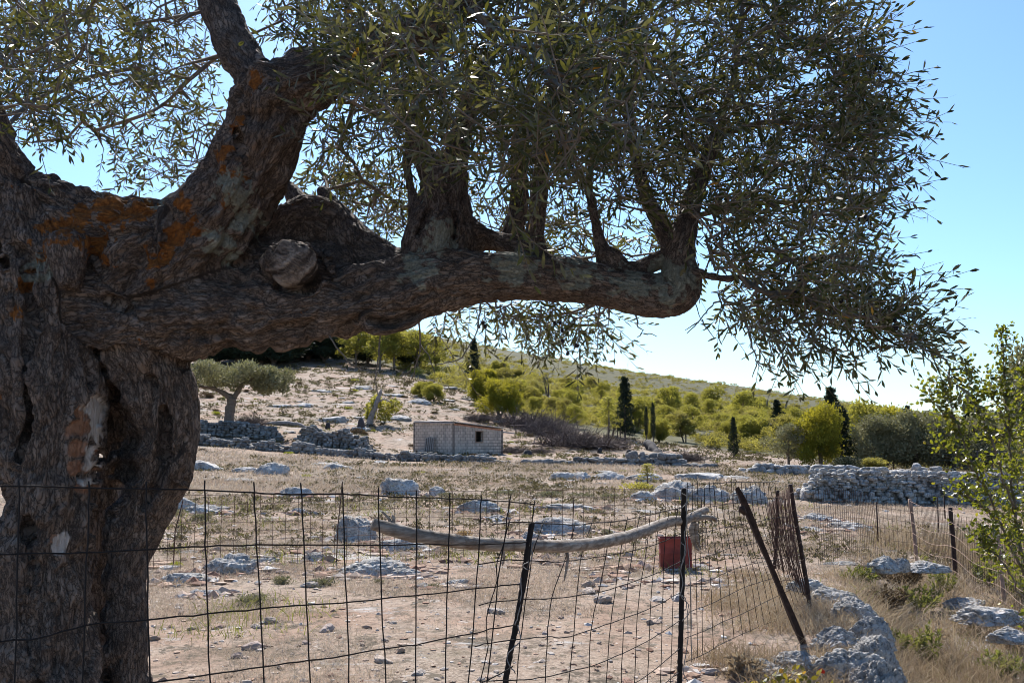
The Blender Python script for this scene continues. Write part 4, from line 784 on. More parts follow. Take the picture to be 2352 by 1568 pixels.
def rock_mesh(seed, lvl=4, rough=.34, flat=.3, karst=.5):
    V, T = ico(lvl); s = seed * 7.7; q = V * (1 + rough * fbm(V * 1.1 + s, 2, seed))[:, None]; prng = np.random.default_rng(seed)
    for _ in range(11):                                   # broken planes
        nn = unit(prng.normal(size=3) + [0, 0, .25]); dd = .62 + .3 * prng.random(); over = np.maximum(q @ nn - dd, 0); q = q - over[:, None] * nn * .88
    f1, f2 = worley(V * 2.1 + s, seed); q = q * (1 + .12 * (sstep(0, .22, f2 - f1) - .8))[:, None]
    f1, f2 = worley(V * 4.6 + s + .4 * fbm(V * 3, 2, seed)[:, None], seed + 3); q = q * (1 + .10 * karst * (sstep(0, .25, f2 - f1) - .8))[:, None]
    q = q * (1 + .045 * fbm(V * 5 + s, 4, seed + 1, .6) * (1 + karst))[:, None]; q[:, 2] += .05 * karst * fbm(q * np.array([3, 3, 9]), 3, seed + 2)
    if lvl > 4: q = q * (1 + .07 * karst * (sstep(0, .3, np.abs(fbm(q * np.array([5, 5, 2.2]) + s, 3, seed + 6))) - .8) + .025 * fbm(q * 22, 3, seed + 8))[:, None]
    q[:, 2] = np.where(q[:, 2] < -flat, -flat + (q[:, 2] + flat) * .2, q[:, 2]); return q, T
def rock(u, v, wpx, hpx, label, seed, deep=.7, d=None, lvl=4, name='limestone_boulder', mat='limestone', cat='boulder', karst=.6, rz=None):
    c = hit(u, v) if d is None else P(u, v, d); s = c[1] / FPX; q, T = rock_mesh(seed, lvl, karst=karst)
    ext = np.ptp(q, axis=0); q = q - (q.max(0) + q.min(0)) / 2; a = seed * 1.3 if rz is None else rz; 
    q = q / ext * np.array([wpx * s, wpx * s * deep, hpx * s * 1.35]); o = link(name, np_mesh(name, q, T), M[mat]); o.location = (c[0], c[1] + wpx * s * deep * .35, c[2] + hpx * s * .22)
    return tag(o, label, cat)
RK = [(915, 1137, 96, 44, 'pale domed boulder with a dark tuft on its crown beyond the fences'), (1003, 1140, 44, 26, 'small pale rock right of the domed boulder'), (820, 1245, 112, 66, 'white rounded boulder under the thick end of the pole', ), (925, 1268, 120, 36, 'low shaded rock directly below the thick end of the pole'),
 (520, 1316, 130, 46, 'pitted grey outcrop between two tall wires near the trunk'), (610, 1296, 66, 20, 'low rock shoulder joined to the right of the pitted outcrop'), (850, 1322, 170, 42, 'broad white flat slab low in the dry field'), (935, 1326, 80, 20, 'thin tongue of white rock at the right of the broad slab'), (725, 1290, 60, 22, 'small bleached rock between pitted outcrop and broad slab'),
 (1098, 1178, 112, 36, 'long low blue-white rock above the sagging pole'), (615, 1090, 92, 32, 'split white rock with green tuft left of the hut'), (560, 1085, 70, 14, 'flat pale ledge beside the split white rock'), (400, 1172, 110, 40, 'grey outcrop beside the right edge of the old trunk'), (460, 1182, 90, 26, 'lower ledge of grey rock with sage bushes'), (680, 1142, 110, 26, 'dark-topped rock just above the top wire'), (690, 1180, 50, 15, 'small white stone below the dark-topped rock'),
 (1310, 1172, 130, 16, 'low streak of pale rock behind the mesh'), (1290, 1227, 150, 40, 'pinkish flat rocks just above the middle of the pole'), (1220, 1240, 60, 22, 'single pale rock left of the pinkish flat rocks'), (1290, 1100, 60, 18, 'grey rock at the left end of the mid field ledge'), (1395, 1101, 90, 22, 'long pale block with a red-brown cleft in the mid field'), (1335, 1100, 55, 18, 'square pale block left of the red-brown cleft'), (1480, 1103, 100, 18, 'low white ledge beside the yellow-green field bush'),
 (1555, 1150, 110, 52, 'large blue-white boulder behind the upright bar'), (1640, 1155, 120, 46, 'large pale boulder behind the right-hand mesh panel'), (1480, 1150, 70, 26, 'low pale rock left of the large blue-white boulder'), (1725, 1160, 100, 50, 'broken pale boulder at the left end of the long stone wall'), (1610, 1102, 120, 18, 'flat shelf of white rock above the large boulders'),
 (1480, 1108, 40, 20, 'grey stone by the foot of the yellow-green bush'), (470, 1080, 90, 26, 'slanting blue-grey ledge right of the trunk above the mesh'), (770, 1078, 90, 16, 'thin pale ledge below the lower terrace wall'), (900, 1105, 0, 0, ''), (1875, 1195, 90, 18, 'broken line of pale stones inside the right-hand enclosure'), (1960, 1215, 110, 16, 'long pale rock shelf inside the right-hand enclosure'), (1860, 1222, 90, 13, 'lowest pale shelf inside the right-hand enclosure'),
 (1140, 1195, 60, 14, 'small grey slab above the tie of the slanting bar'), (420, 1338, 120, 22, 'white broken slab at the foot of the old trunk'), (470, 1370, 90, 14, 'crumbled white slab low beside the trunk'), (1045, 1345, 60, 16, 'small white slab near the slanting bar'), (970, 1352, 40, 14, 'white stone among green weeds left of the slanting bar'), (760, 970, 80, 16, 'pale ledge on the slope above the upper terrace wall'), (690, 935, 60, 12, 'grey ledge between brown cushions on the slope'), (960, 880 + 48, 60, 16, 'pale rock under the round green shrubs'), (900, 965, 90, 12, 'white shelf below the leaning dead tree'), (820, 990, 60, 12, 'white patch of rock behind the upper wall')]
for i, r_ in enumerate(RK):
    if r_[2] > 0: rock(*r_[:5], seed=i + 1, lvl=5 if r_[1] > 1150 else 4)
om_ = []
for k in range(6):
    q, T = rock_mesh(140 + k, 4, karst=1.2); q = q - (q.max(0) + q.min(0)) / 2; m_ = np_mesh('limestone_outcrop', q / np.ptp(q, axis=0) * np.array([1, .8, .5]), T); m_.materials.append(M['limestone']); om_.append(m_)
rng = np.random.default_rng(29); k = 0
while k < 150:
    u = 380 + 1700 * rng.random(); v = (1062 if u < 1700 else 1085) + 220 * rng.random() ** 1.3
    if k > 105: u = 450 + 720 * rng.random(); v = 885 + 110 * rng.random()
    if 900 < u < 1180 and 960 < v < 1050: continue
    c = hit(u, v); s = (10 + 44 * rng.random() ** 2) * c[1] / FPX; o = link('limestone_outcrop', om_[k % 6]); o.location = tuple(c + [0, 0, .0]); o.scale = (s * (1 + rng.random()), s, s * (.25 + .35 * rng.random())); o.rotation_euler = (0, 0, rng.normal() * .4 + 3.14 * (k % 2)); tag(o, 'low pale limestone outcrop showing through the dry ground', 'outcrop', 'low outcrops across the field and slope'); k += 1
# the ledge that drops to the lower ground on the right
LG = [(1862, 1348, 90, 34, 'pale blocks at the foot of the rolled mesh', 10.0), (1920, 1375, 120, 44, 'white bedrock lip behind the foot of the end post', 9.6), (1972, 1412, 100, 64, 'white bedrock edge curving down to the lower ground', 8.9), (2008, 1462, 100, 84, 'shaded rib of the bedrock ledge above the dry stalks', 8.0), (1930, 1478, 120, 66, 'grey fluted boulder with dry tufts beside the leaning stake', 7.7), (2022, 1525, 130, 110, 'dark shaded face of the bedrock ledge', 7.1), (1960, 1555, 170, 100, 'lowest dark rock of the ledge behind the bramble', 6.8), (1850, 1528, 150, 44, 'grey ledge rock at the foot of the leaning stake', 7.1), (1770, 1556, 180, 56, 'grey and orange stained rock at the bottom edge by the bramble', 6.8), (1850, 1610, 170, 80, 'dark rock under the bramble leaves', 6.4), (2035, 1590, 130, 120, 'bottom corner of the ledge beside the dry stalks', 6.5),
 (2035, 1300, 70, 46, 'weathered grey block above the overgrown hollow', 11.6), (2140, 1305, 90, 26, 'pale flat rock behind the weed hollow', 12.0), (2075, 1300, 40, 36, 'small grey block beside the hollow', 11.8), (2290, 1420, 150, 40, 'long grey ledge under the right-hand fence', 10.6), (2330, 1465, 90, 40, 'pale slab below the right-hand fence near the frame edge', 9.6), (2230, 1390, 90, 26, 'pale slab at the foot of the rusty post', 11.6)]
for i, (u, v, w_, h_, lab, d) in enumerate(LG): rock(u, v + h_ * .12, w_ * 1.1, h_ * .72, lab, 60 + i, d=d, lvl=6 if d < 9 else 5, karst=.65)
# walls: stones laid in courses, one mesh per wall
def stone_wall(name, label, pts, h, size, mat, seed, thick=.55, lvl=2, top=.25, face_only=False):
    rng = np.random.default_rng(seed); p = spline(np.array([q[:2] for q in pts]), 10); seg = np.r_[0, np.cumsum(np.linalg.norm(np.diff(p, axis=0), axis=1))]; L = seg[-1]; mb = MB(); V0, T0 = ico(lvl); nv = fbm(np.array([[0, 0, 0.]]), 1)
    tdir = unit(p[-1] - p[0]); nrm = np.array([tdir[1], -tdir[0]]); nrm = nrm if nrm[1] < 0 else -nrm
    hh = lambda s: h * (np.interp(s / L, [0, .08, .92, 1], [.35, 1, 1, .5]) * (1 + top * fbm(np.array([[s * .9, seed, 0.]]), 3, seed)[0]))
    base = lambda s: np.array([np.interp(s, seg, p[:, 0]), np.interp(s, seg, p[:, 1])])
    for face in ((0,) if face_only else (0, 1)):
        z = 0
        while z < h * (1 + top):
            s = -rng.random() * size; rh = size * (.48 + .35 * rng.random())
            while s < L:
                w_ = size * (.4 + 1.1 * rng.random() ** 1.3); sc = min(max(s + w_ / 2, 0), L); 
                if z + rh * .4 < hh(sc):
                    b = base(sc); off = nrm * (thick * .5 * (1 - .25 * z / h) * (1 if face == 0 else -1)); hz = rh * (.65 + .55 * rng.random())
                    q = np.sign(V0) * np.abs(V0) ** .7; q = q * (1 + .34 * fbm(V0 * 1.3 + rng.random(3) * 50, 2, 3))[:, None] * np.array([w_ * .56, size * .55, hz * .60])
                    a = rng.normal() * .13; q = q @ np.array([[math.cos(a), 0, -math.sin(a)], [0, 1, 0], [math.sin(a), 0, math.cos(a)]]); R = np.array([[tdir[0], -tdir[1], 0], [tdir[1], tdir[0], 0], [0, 0, 1]])
                    q = q @ R.T; gz = float(height(b[0], b[1])); mb.add(q + [b[0] + off[0] + rng.normal() * .05, b[1] + off[1] + rng.normal() * .08, gz + z + rh * .45], T0, hue=rng.random())
                s += w_
            z += rh * .86
    # rubble core
    ss = np.linspace(0, L, 40); V = []
    for s in ss:
        b = base(s); gz = float(height(b[0], b[1])); H_ = hh(s) * .82
        for o_, z_ in ((.36, -.2), (.28, H_), (-.28, H_), (-.36, -.2)): V.append([b[0] + nrm[0] * thick * o_, b[1] + nrm[1] * thick * o_, gz + z_])
    Q = [[4 * i + k, 4 * i + (k + 1) % 4, 4 * i + 4 + (k + 1) % 4, 4 * i + 4 + k] for i in range(39) for k in range(4)] + [[3, 2, 1, 0], [156, 157, 158, 159]]
    mb.add(V, None, Q, hue=1.); o = link(name, mb.mesh(name), M[mat]); return tag(o, label, 'stone wall')
W = lambda L: [onground(u, d) for u, d in L]
stone_wall('stone_wall', 'tall pale dry-stone wall at the right with small even stones', W([(1832, 27.5), (1960, 27.8), (2100, 28), (2240, 28.2), (2330, 28.6)]), .88, .165, 'wall_stone', 3, .6, 2, .22)
stone_wall('stone_wall', 'low tumbled row of stones behind the tall right-hand wall', W([(1960, 44), (2060, 42), (2150, 41), (2260, 40)]), .55, .42, 'wall_stone', 4, .7, 2, .5)
stone_wall('stone_wall', 'collapsed wall remnant in the pale field before the bright round pine', W([(1700, 48), (1790, 48), (1870, 49), (1990, 50)]), .4, .42, 'wall_stone', 5, .7, 2, .8)
stone_wall('stone_wall', 'lower terrace wall running from the old trunk to below the hut', W([(420, 66), (520, 64), (640, 62), (760, 60.5), (880, 59), (1000, 58), (1090, 57.5), (1160, 57.5)]), .45, .32, 'shade_dark_stone', 6, .7, 2, .9)
stone_wall('stone_wall', 'dark upper terrace wall under the small olive tree', W([(420, 71.6), (500, 71.6), (580, 71.7), (650, 71.7)]), .95, .32, 'shade_dark_stone', 7, .8, 2, .3)
stone_wall('stone_wall', 'dark rounded wall sections right of the small olive with brown tufts', W([(690, 71.4), (760, 71), (800, 70.8), (855, 70.4)]), 1.05, .32, 'shade_dark_stone', 8, .8, 2, .6)
stone_wall('stone_wall', 'broken row of grey boulders right of the hut', W([(1185, 58), (1300, 57), (1420, 56.5), (1540, 56), (1640, 55)]), .34, .45, 'shade_dark_stone', 9, .9, 2, 1.6)
# countable stones lying about, bigger ones each their own
st_me = [];
for k in range(5):
    q, T = rock_mesh(90 + k, 3, .4, .35, .6); st_me.append(np_mesh('field_stone', q * np.array([1, .75, .5]), T, smooth=False)); 
n = NT('field_stone'); oi = n.new('ShaderNodeObjectInfo').outputs['Random']; n.col(n.mix(n.ramp(n.noise(n.co(), 2.5, 5), [(.4, 0), (.65, .6)]), n.ramp(oi, [(0, (.55, .47, .40)), (.5, (.45, .30, .20)), (.8, (.60, .57, .53)), (1, (.35, .17, .10))]), (.3, .24, .2))); n.rough(.9); n.bump(n.noise(n.co(), 9, 5), .6, .05); M['field_stone'] = n.m
for m_ in st_me: m_.materials.append(n.m)
rng = np.random.default_rng(23)
for k in range(160):
    u = 330 + 1500 * rng.random(); v = 1300 + 330 * rng.random() ** .8
    c = hit(u, v); s = (.016 + .05 * rng.random() ** 3.5) * (.7 + c[1] / 14); o = link('field_stone', st_me[k % 5]); o.location = tuple(c + [0, 0, s * .15]); o.scale = (s * (.8 + .6 * rng.random()), s, s * (.7 + .5 * rng.random())); o.rotation_euler = (rng.normal() * .2, rng.normal() * .2, rng.random() * 6); tag(o, 'small pale or reddish stone lying loose on the dry field', 'stone', 'loose stones on the near field')
mb = MB(); V1, T1 = ico(1)
for k in range(6500):
    y = 5.5 + 24 * rng.random() ** 2.0; x = (rng.random() * 1.25 - .55) * y; 
    if x > .38 * y and y < 14 and rng.random() < .8: continue
    s = (.005 + .018 * rng.random() ** 3.5) * (.6 + y / 9); q = V1 * (1 + .3 * rng.normal(size=len(V1)))[:, None] * np.array([1.2, .9, .6]) * s; a = rng.random() * 6; q = q @ np.array([[math.cos(a), math.sin(a), 0], [-math.sin(a), math.cos(a), 0], [0, 0, 1]])
    mb.add(q + [x, y, float(0)], T1, hue=rng.random())
for r_ in RK + [(1700, 1575, 200, 0, ''), (1850, 1400, 160, 0, ''), (1560, 1330, 300, 0, ''), (1400, 1300, 260, 0, ''), (700, 1300, 420, 0, '')]:
    if r_[1] < 1120 or r_[2] == 0: continue
    c = hit(r_[0], r_[1]); s_ = c[1] / FPX
    for _ in range(int(r_[2] * .9)):
        a = rng.random() * 6.28; rr_ = r_[2] * s_ * (.42 + .5 * rng.random() ** 1.5); x, y = c[0] + rr_ * math.cos(a), c[1] + r_[2] * s_ * .2 + rr_ * .8 * math.sin(a); s = (.010 + .05 * rng.random() ** 3) * (.6 + y / 16); q = V1 * (1 + .35 * rng.normal(size=len(V1)))[:, None] * np.array([1.3, .9, .6]) * s
        mb.add(q + [x, y, 0.], T1, hue=rng.random() * (.6 if rng.random() < .4 else 1))
PV = np.concatenate(mb.V); cen = PV.reshape(-1, len(V1), 3).mean(1); PV[:, 2] += np.repeat(height(cen[:, 0], cen[:, 1]), len(V1)); mb.V = [PV]
n = NT('pebble'); n.col(n.ramp(n.attr('hue'), [(0, (.22, .11, .07)), (.35, (.40, .27, .19)), (.75, (.47, .40, .34)), (1, (.58, .55, .51))])); n.rough(.9); M['pebble'] = n.m
tag(mb.build('pebbles', M['pebble'], None, False), 'scattered pale and rust-red pebbles over the dry ground', 'pebbles', kind='stuff')
# ------------------------------------------------------------------ block hut
C = np.array(onground(1043, 70.0)); Lc = np.array(onground(955, 72.9)); Rc = np.array(onground(1151, 72.8)); zb = min(C[2], Lc[2], Rc[2]) - .25
top = lambda u, v, q: P(u, v, q[1])[2]
zC, zL, zR = top(1043, 972, C), top(955, 970, Lc), top(1151, 985.5, Rc)
Bc = Lc + Rc - C; zB = zL + zR - zC
HT = empty('block_hut', [C[0], C[1], zb], 'small roofless-looking grey concrete block hut with one dark window and thin sloping roof', 'hut'); HT['label'] = 'small bare concrete block hut with one dark window and thin sloping roof'; fb = np.array(HT.location)
n = NT('concrete_blocks'); uvm = n.new('ShaderNodeAttribute', attribute_name='wallco').outputs['Vector']; bt = n.new('ShaderNodeTexBrick', i_Vector=uvm); bt.inputs['Scale'].default_value = 1
for k, v_ in (('Color1', (.60, .48, .38, 1)), ('Color2', (.45, .36, .285, 1)), ('Mortar', (.17, .14, .12, 1)), ('Mortar Size', .018), ('Brick Width', .42), ('Row Height', .21), ('Bias', -.1), ('Mortar Smooth', .2)): bt.inputs[k].default_value = v_
st_ = n.noise(n.co((1.6, 1.6, .5)), 1.2, 5, .7)
crn = n.new('ShaderNodeSeparateXYZ', i_0=uvm).outputs[0]; crk = n.math('LESS_THAN', n.math('ADD', n.math('ABSOLUTE', crn), n.math('MULTIPLY', st_, .25)), .26)
n.col(n.mix(n.math('MULTIPLY', crk, .6), n.mix(n.ramp(n.noise(n.co(), 1.4, 5, .7), [(.45, 0), (.65, .45)]), n.mix(n.ramp(st_, [(.48, 0), (.62, .55)]), bt.outputs[0], (.16, .15, .14)), (.58, .48, .40)), (.09, .075, .065))); n.rough(.95, .1); n.bump(bt.outputs['Fac'], -.6, .02); M['block'] = n.m
def wallpanel(a, b, za, zb_, zb0, name, hole=None, th=.2):
    """one block wall from a to b, real thickness, an opening (s0, s1, z0, z1) if asked"""
    a2, b2 = np.array(a[:2]), np.array(b[:2]); L = np.linalg.norm(b2 - a2); t = (b2 - a2) / L; nr = np.array([t[1], -t[0]]); 
    if nr @ (np.array([0, 0]) - a2) < 0: nr = -nr
    ztop = lambda s: za + (zb_ - za) * s / L
    S_ = sorted({0, L, *(hole[:2] if hole else ())}); mb = MB()
    def quad(p4, **k): mb.add(p4, None, [[0, 1, 2, 3]], **k)
    def cell(s0, s1, z0, z1):
        for o_, fl in ((0, 1), (-th, -1)):
            p = [[*(a2 + t * s + nr * o_), z] for s, z in ((s0, z0(s0)), (s1, z0(s1)), (s1, z1(s1)), (s0, z1(s0)))]; w_ = np.array([[s, z, 0] for s, z in ((s0, z0(s0)), (s1, z0(s1)), (s1, z1(s1)), (s0, z1(s0)))])
            quad(np.array(p)[::fl], wallco=w_[::fl])
    def edge(s0, z0, s1, z1):
        p = [[*(a2 + t * s + nr * o_), z] for s, z, o_ in ((s0, z0, 0), (s1, z1, 0), (s1, z1, -th), (s0, z0, -th))]; quad(np.array(p), wallco=np.array([[s0, z0, 0], [s1, z1, 0], [s1, z1, 0], [s0, z0, 0]]))
    k0 = lambda s: zb0
    if hole:
        h0, h1, q0, q1 = hole; cell(0, h0, k0, ztop); cell(h1, L, k0, ztop); cell(h0, h1, k0, lambda s: q0); cell(h0, h1, lambda s: q1, ztop)
        edge(h0, q0, h1, q0); edge(h0, q1, h1, q1); edge(h0, q0, h0, q1); edge(h1, q0, h1, q1)
    else: cell(0, L, k0, ztop)
    edge(0, ztop(0), L, ztop(L)); edge(0, zb0, 0, ztop(0)); edge(L, zb0, L, ztop(L)); o = mb.build(name, M['block'], HT, False); o.location = tuple(-fb); return t, nr, L
LR0 = float(np.linalg.norm((Rc - C)[:2]))
tR, nR, LR = wallpanel(C, Rc, zC, zR, zb, 'front_wall', (LR0 * .46, LR0 * .6, P(1100, 1014, C[1] + 1.4)[2], P(1100, 991, C[1] + 1.4)[2]))
wallpanel(C + [0, .0, 0], Lc, zC, zL, zb, 'side_wall'); wallpanel(Lc, Bc, zL, zB, zb, 'back_wall'); wallpanel(Rc, Bc, zR, zB, zb, 'end_wall')
mb = MB(); z0_, z1_ = P(1100, 1014, C[1] + 1.4)[2], P(1100, 991, C[1] + 1.4)[2]; w0_, w1_ = LR0 * .46, LR0 * .6
for s0, s1, za_, zb_ in ((w0_ - .06, w1_ + .06, z1_, z1_ + .07), (w0_ - .06, w1_ + .06, z0_ - .06, z0_), (w0_ - .06, w0_, z0_, z1_), (w1_, w1_ + .06, z0_, z1_)):
    c = C[:2] + tR * (s0 + s1) / 2 + nR * .012; box(mb, [c[0], c[1], (za_ + zb_) / 2], [s1 - s0, .05, zb_ - za_], [[tR[0], nR[0], 0], [tR[1], nR[1], 0], [0, 0, 1]])
M['window_wood'] = plain('window_wood', (.30, .20, .14), .8, .25, 6); mb.build('window', M['window_wood'], HT, False).location = tuple(-fb)
# roof: corrugated sheet on a low brick course
mb = MB(); nu = 64; rows_ = []
e0 = C + nR[0] * 0; ov = .14; dl = unit((Lc - C)[:2])
for j, off in enumerate((-.18, np.linalg.norm((Lc - C)[:2]) + .12)):
    for th_ in (0, .03):
        row = []
        for i in range(nu + 1):
            s = -.05 + (LR + .22) * i / nu; p = C[:2] + tR * s + dl * off; z = zC + (zR - zC) * s / LR + (zL - zC) * off / np.linalg.norm((Lc - C)[:2]) + .09 + .028 * math.sin(i * 2.1) + th_; row.append([p[0], p[1], z])
        rows_.append(row)
V = np.array(rows_).reshape(-1, 3); m_ = nu + 1; Q = []
for i in range(nu):
    Q += [[i, i + 1, 2 * m_ + i + 1, 2 * m_ + i], [m_ + i, 3 * m_ + i, 3 * m_ + i + 1, m_ + i + 1], [i, m_ + i, m_ + i + 1, i + 1], [2 * m_ + i, 2 * m_ + i + 1, 3 * m_ + i + 1, 3 * m_ + i]]
mb.add(V, None, Q); M['roof_sheet'] = plain('old_roof_sheet', (.40, .36, .33), .8, .25, 3); mb.build('roof', M['roof_sheet'], HT).location = tuple(-fb)
mb = MB(); R3 = [[tR[0], nR[0], 0], [tR[1], nR[1], 0], [0, 0, 1]]; sl = math.atan2(zR - zC, LR)
for i in range(14):
    s = (i + .5) * LR / 14; c = C[:2] + tR * s + nR * .004; box(mb, [c[0], c[1], zC + (zR - zC) * s / LR - .055], [LR / 14 - .02, .06, .11], R3)
M['brick'] = plain('orange_brick', (.42, .20, .12), .9, .3, 4); mb.build('brick_course', M['brick'], HT, False).location = tuple(-fb)
mb = MB(); tl_ = unit((Lc - C)[:2]); nl_ = np.array([tl_[1], -tl_[0]]); LL_ = float(np.linalg.norm((Lc - C)[:2]))
for i in range(7):
    s = (i + .5) * LL_ / 7; c = C[:2] + tl_ * s; box(mb, [c[0], c[1], zC + (zL - zC) * s / LL_ + .035 + .012 * RNG.normal()], [LL_ / 7 - .015, .30, .075], [[tl_[0], nl_[0], 0], [tl_[1], nl_[1], 0], [0, 0, 1]])
mb.build('coping', M['roof_sheet'], HT, False).location = tuple(-fb)
PLK = empty('old_door', onground(985, 70.6), 'grey weathered plank door leaning against the left wall of the hut', 'door'); b0 = np.array(PLK.location)
for i in range(5):
    mb = MB(); dp_ = 72.0 - .145 * i; q0 = P(976 + i * 4.3, 1036, dp_ - .45); q1 = P(979.5 + i * 4.3, 1006 - (i % 3) * 1.2, dp_ - .15); tube(mb, np.stack([q0, q1]), .062, 4); mb.build('plank', M['dead_wood'], PLK, False).location = tuple(-b0)
# ------------------------------------------------------------------ trees and shrubs of the hillside
M['pine_leaf'] = leaf_mat('pine_needles', [(0, (.05, .06, .016)), (.5, (.16, .16, .033)), (1, (.31, .285, .055))], None, .45, (.64, .58, .08), .6, .2)
M['bright_leaf'] = leaf_mat('bright_pine_needles', [(0, (.05, .065, .010)), (.5, (.15, .155, .02)), (1, (.28, .26, .03))], None, .38, (.66, .56, .04), .6, .2)
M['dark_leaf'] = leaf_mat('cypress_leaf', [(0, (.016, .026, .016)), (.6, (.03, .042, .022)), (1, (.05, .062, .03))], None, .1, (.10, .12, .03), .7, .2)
M['olive_far'] = leaf_mat('small_olive_leaf', [(0, (.085, .09, .045)), (.5, (.165, .165, .085)), (1, (.27, .26, .15))], (.22, .205, .12), .3, (.24, .23, .07), .6, .15)
M['maquis'] = leaf_mat('scrub_leaf', [(0, (.085, .075, .055)), (.22, (.12, .105, .06)), (.3, (.07, .075, .022)), (.6, (.18, .165, .045)), (.85, (.31, .28, .06)), (1, (.42, .37, .08))], None, .42, (.62, .54, .09), .65, .2)
M['cushion'] = leaf_mat('thorny_cushion', [(0, (.05, .036, .025)), (.6, (.11, .075, .045)), (1, (.19, .13, .07))], None, .15, (.2, .14, .06), .8, .1)
M['sage'] = leaf_mat('grey_green_herb', [(0, (.07, .07, .045)), (.5, (.14, .135, .085)), (1, (.22, .20, .13))], None, .3, (.3, .28, .12), .7, .2)
M['spurge'] = leaf_mat('yellow_green_herb', [(0, (.10, .12, .015)), (1, (.28, .29, .03))], None, .4, (.5, .5, .03), .6, .2)
M['ocher'] = leaf_mat('dry_ochre_grass', [(0, (.22, .13, .05)), (1, (.45, .31, .15))], None, .3, (.5, .35, .14), .8, .1)
def cloud(lobes, nper, size, rng, up=.35, aspect=.6, shell=.5, hvar=.25, flat_out=.5):
    """leaf-sized faces through ellipsoid lobes (c, r3); denser near the skin, frayed at the edge"""
    C_, D_, N_, L_, W_, H_ = [], [], [], [], [], []
    for c, r in lobes:
        r = np.broadcast_to(np.asarray(r, float), (3,)); n_ = int(nper * (r[0] * r[1] * r[2]) ** (1 / 3.) ** 1) if nper < 0 else int(nper)
        d = unit(rng.normal(size=(n_, 3))); rad = (shell + (1 - shell) * rng.random(n_)) ** .6 * (1 + .16 * rng.normal(size=n_))
        rad *= 1 + .28 * fbm(d * 2.2 + np.asarray(c) * 3, 2, 7); p = np.asarray(c) + d * rad[:, None] * r
        dd = unit(d * flat_out + rng.normal(size=(n_, 3)) * .6 + [0, 0, up]); nn = unit(rng.normal(size=(n_, 3)) + d * .6)
        C_.append(p); D_.append(dd); N_.append(nn); L_.append(size * (.6 + .8 * rng.random(n_))); W_.append(size * aspect * (.6 + .8 * rng.random(n_))); H_.append(np.clip(.5 + hvar * rng.normal() + .18 * rng.normal(size=n_), 0, 1))
    return [np.concatenate(x) for x in (C_, D_, N_, L_, W_, H_)]
def trunk_mesh(name, paths, k=7):
    mb = MB()
    for p, r in paths: q = spline(np.array(p, float), 4); tube(mb, q, np.interp(np.linspace(0, 1, len(q)), np.linspace(0, 1, len(r)), r), k, wob=12)
    return mb.mesh(name)
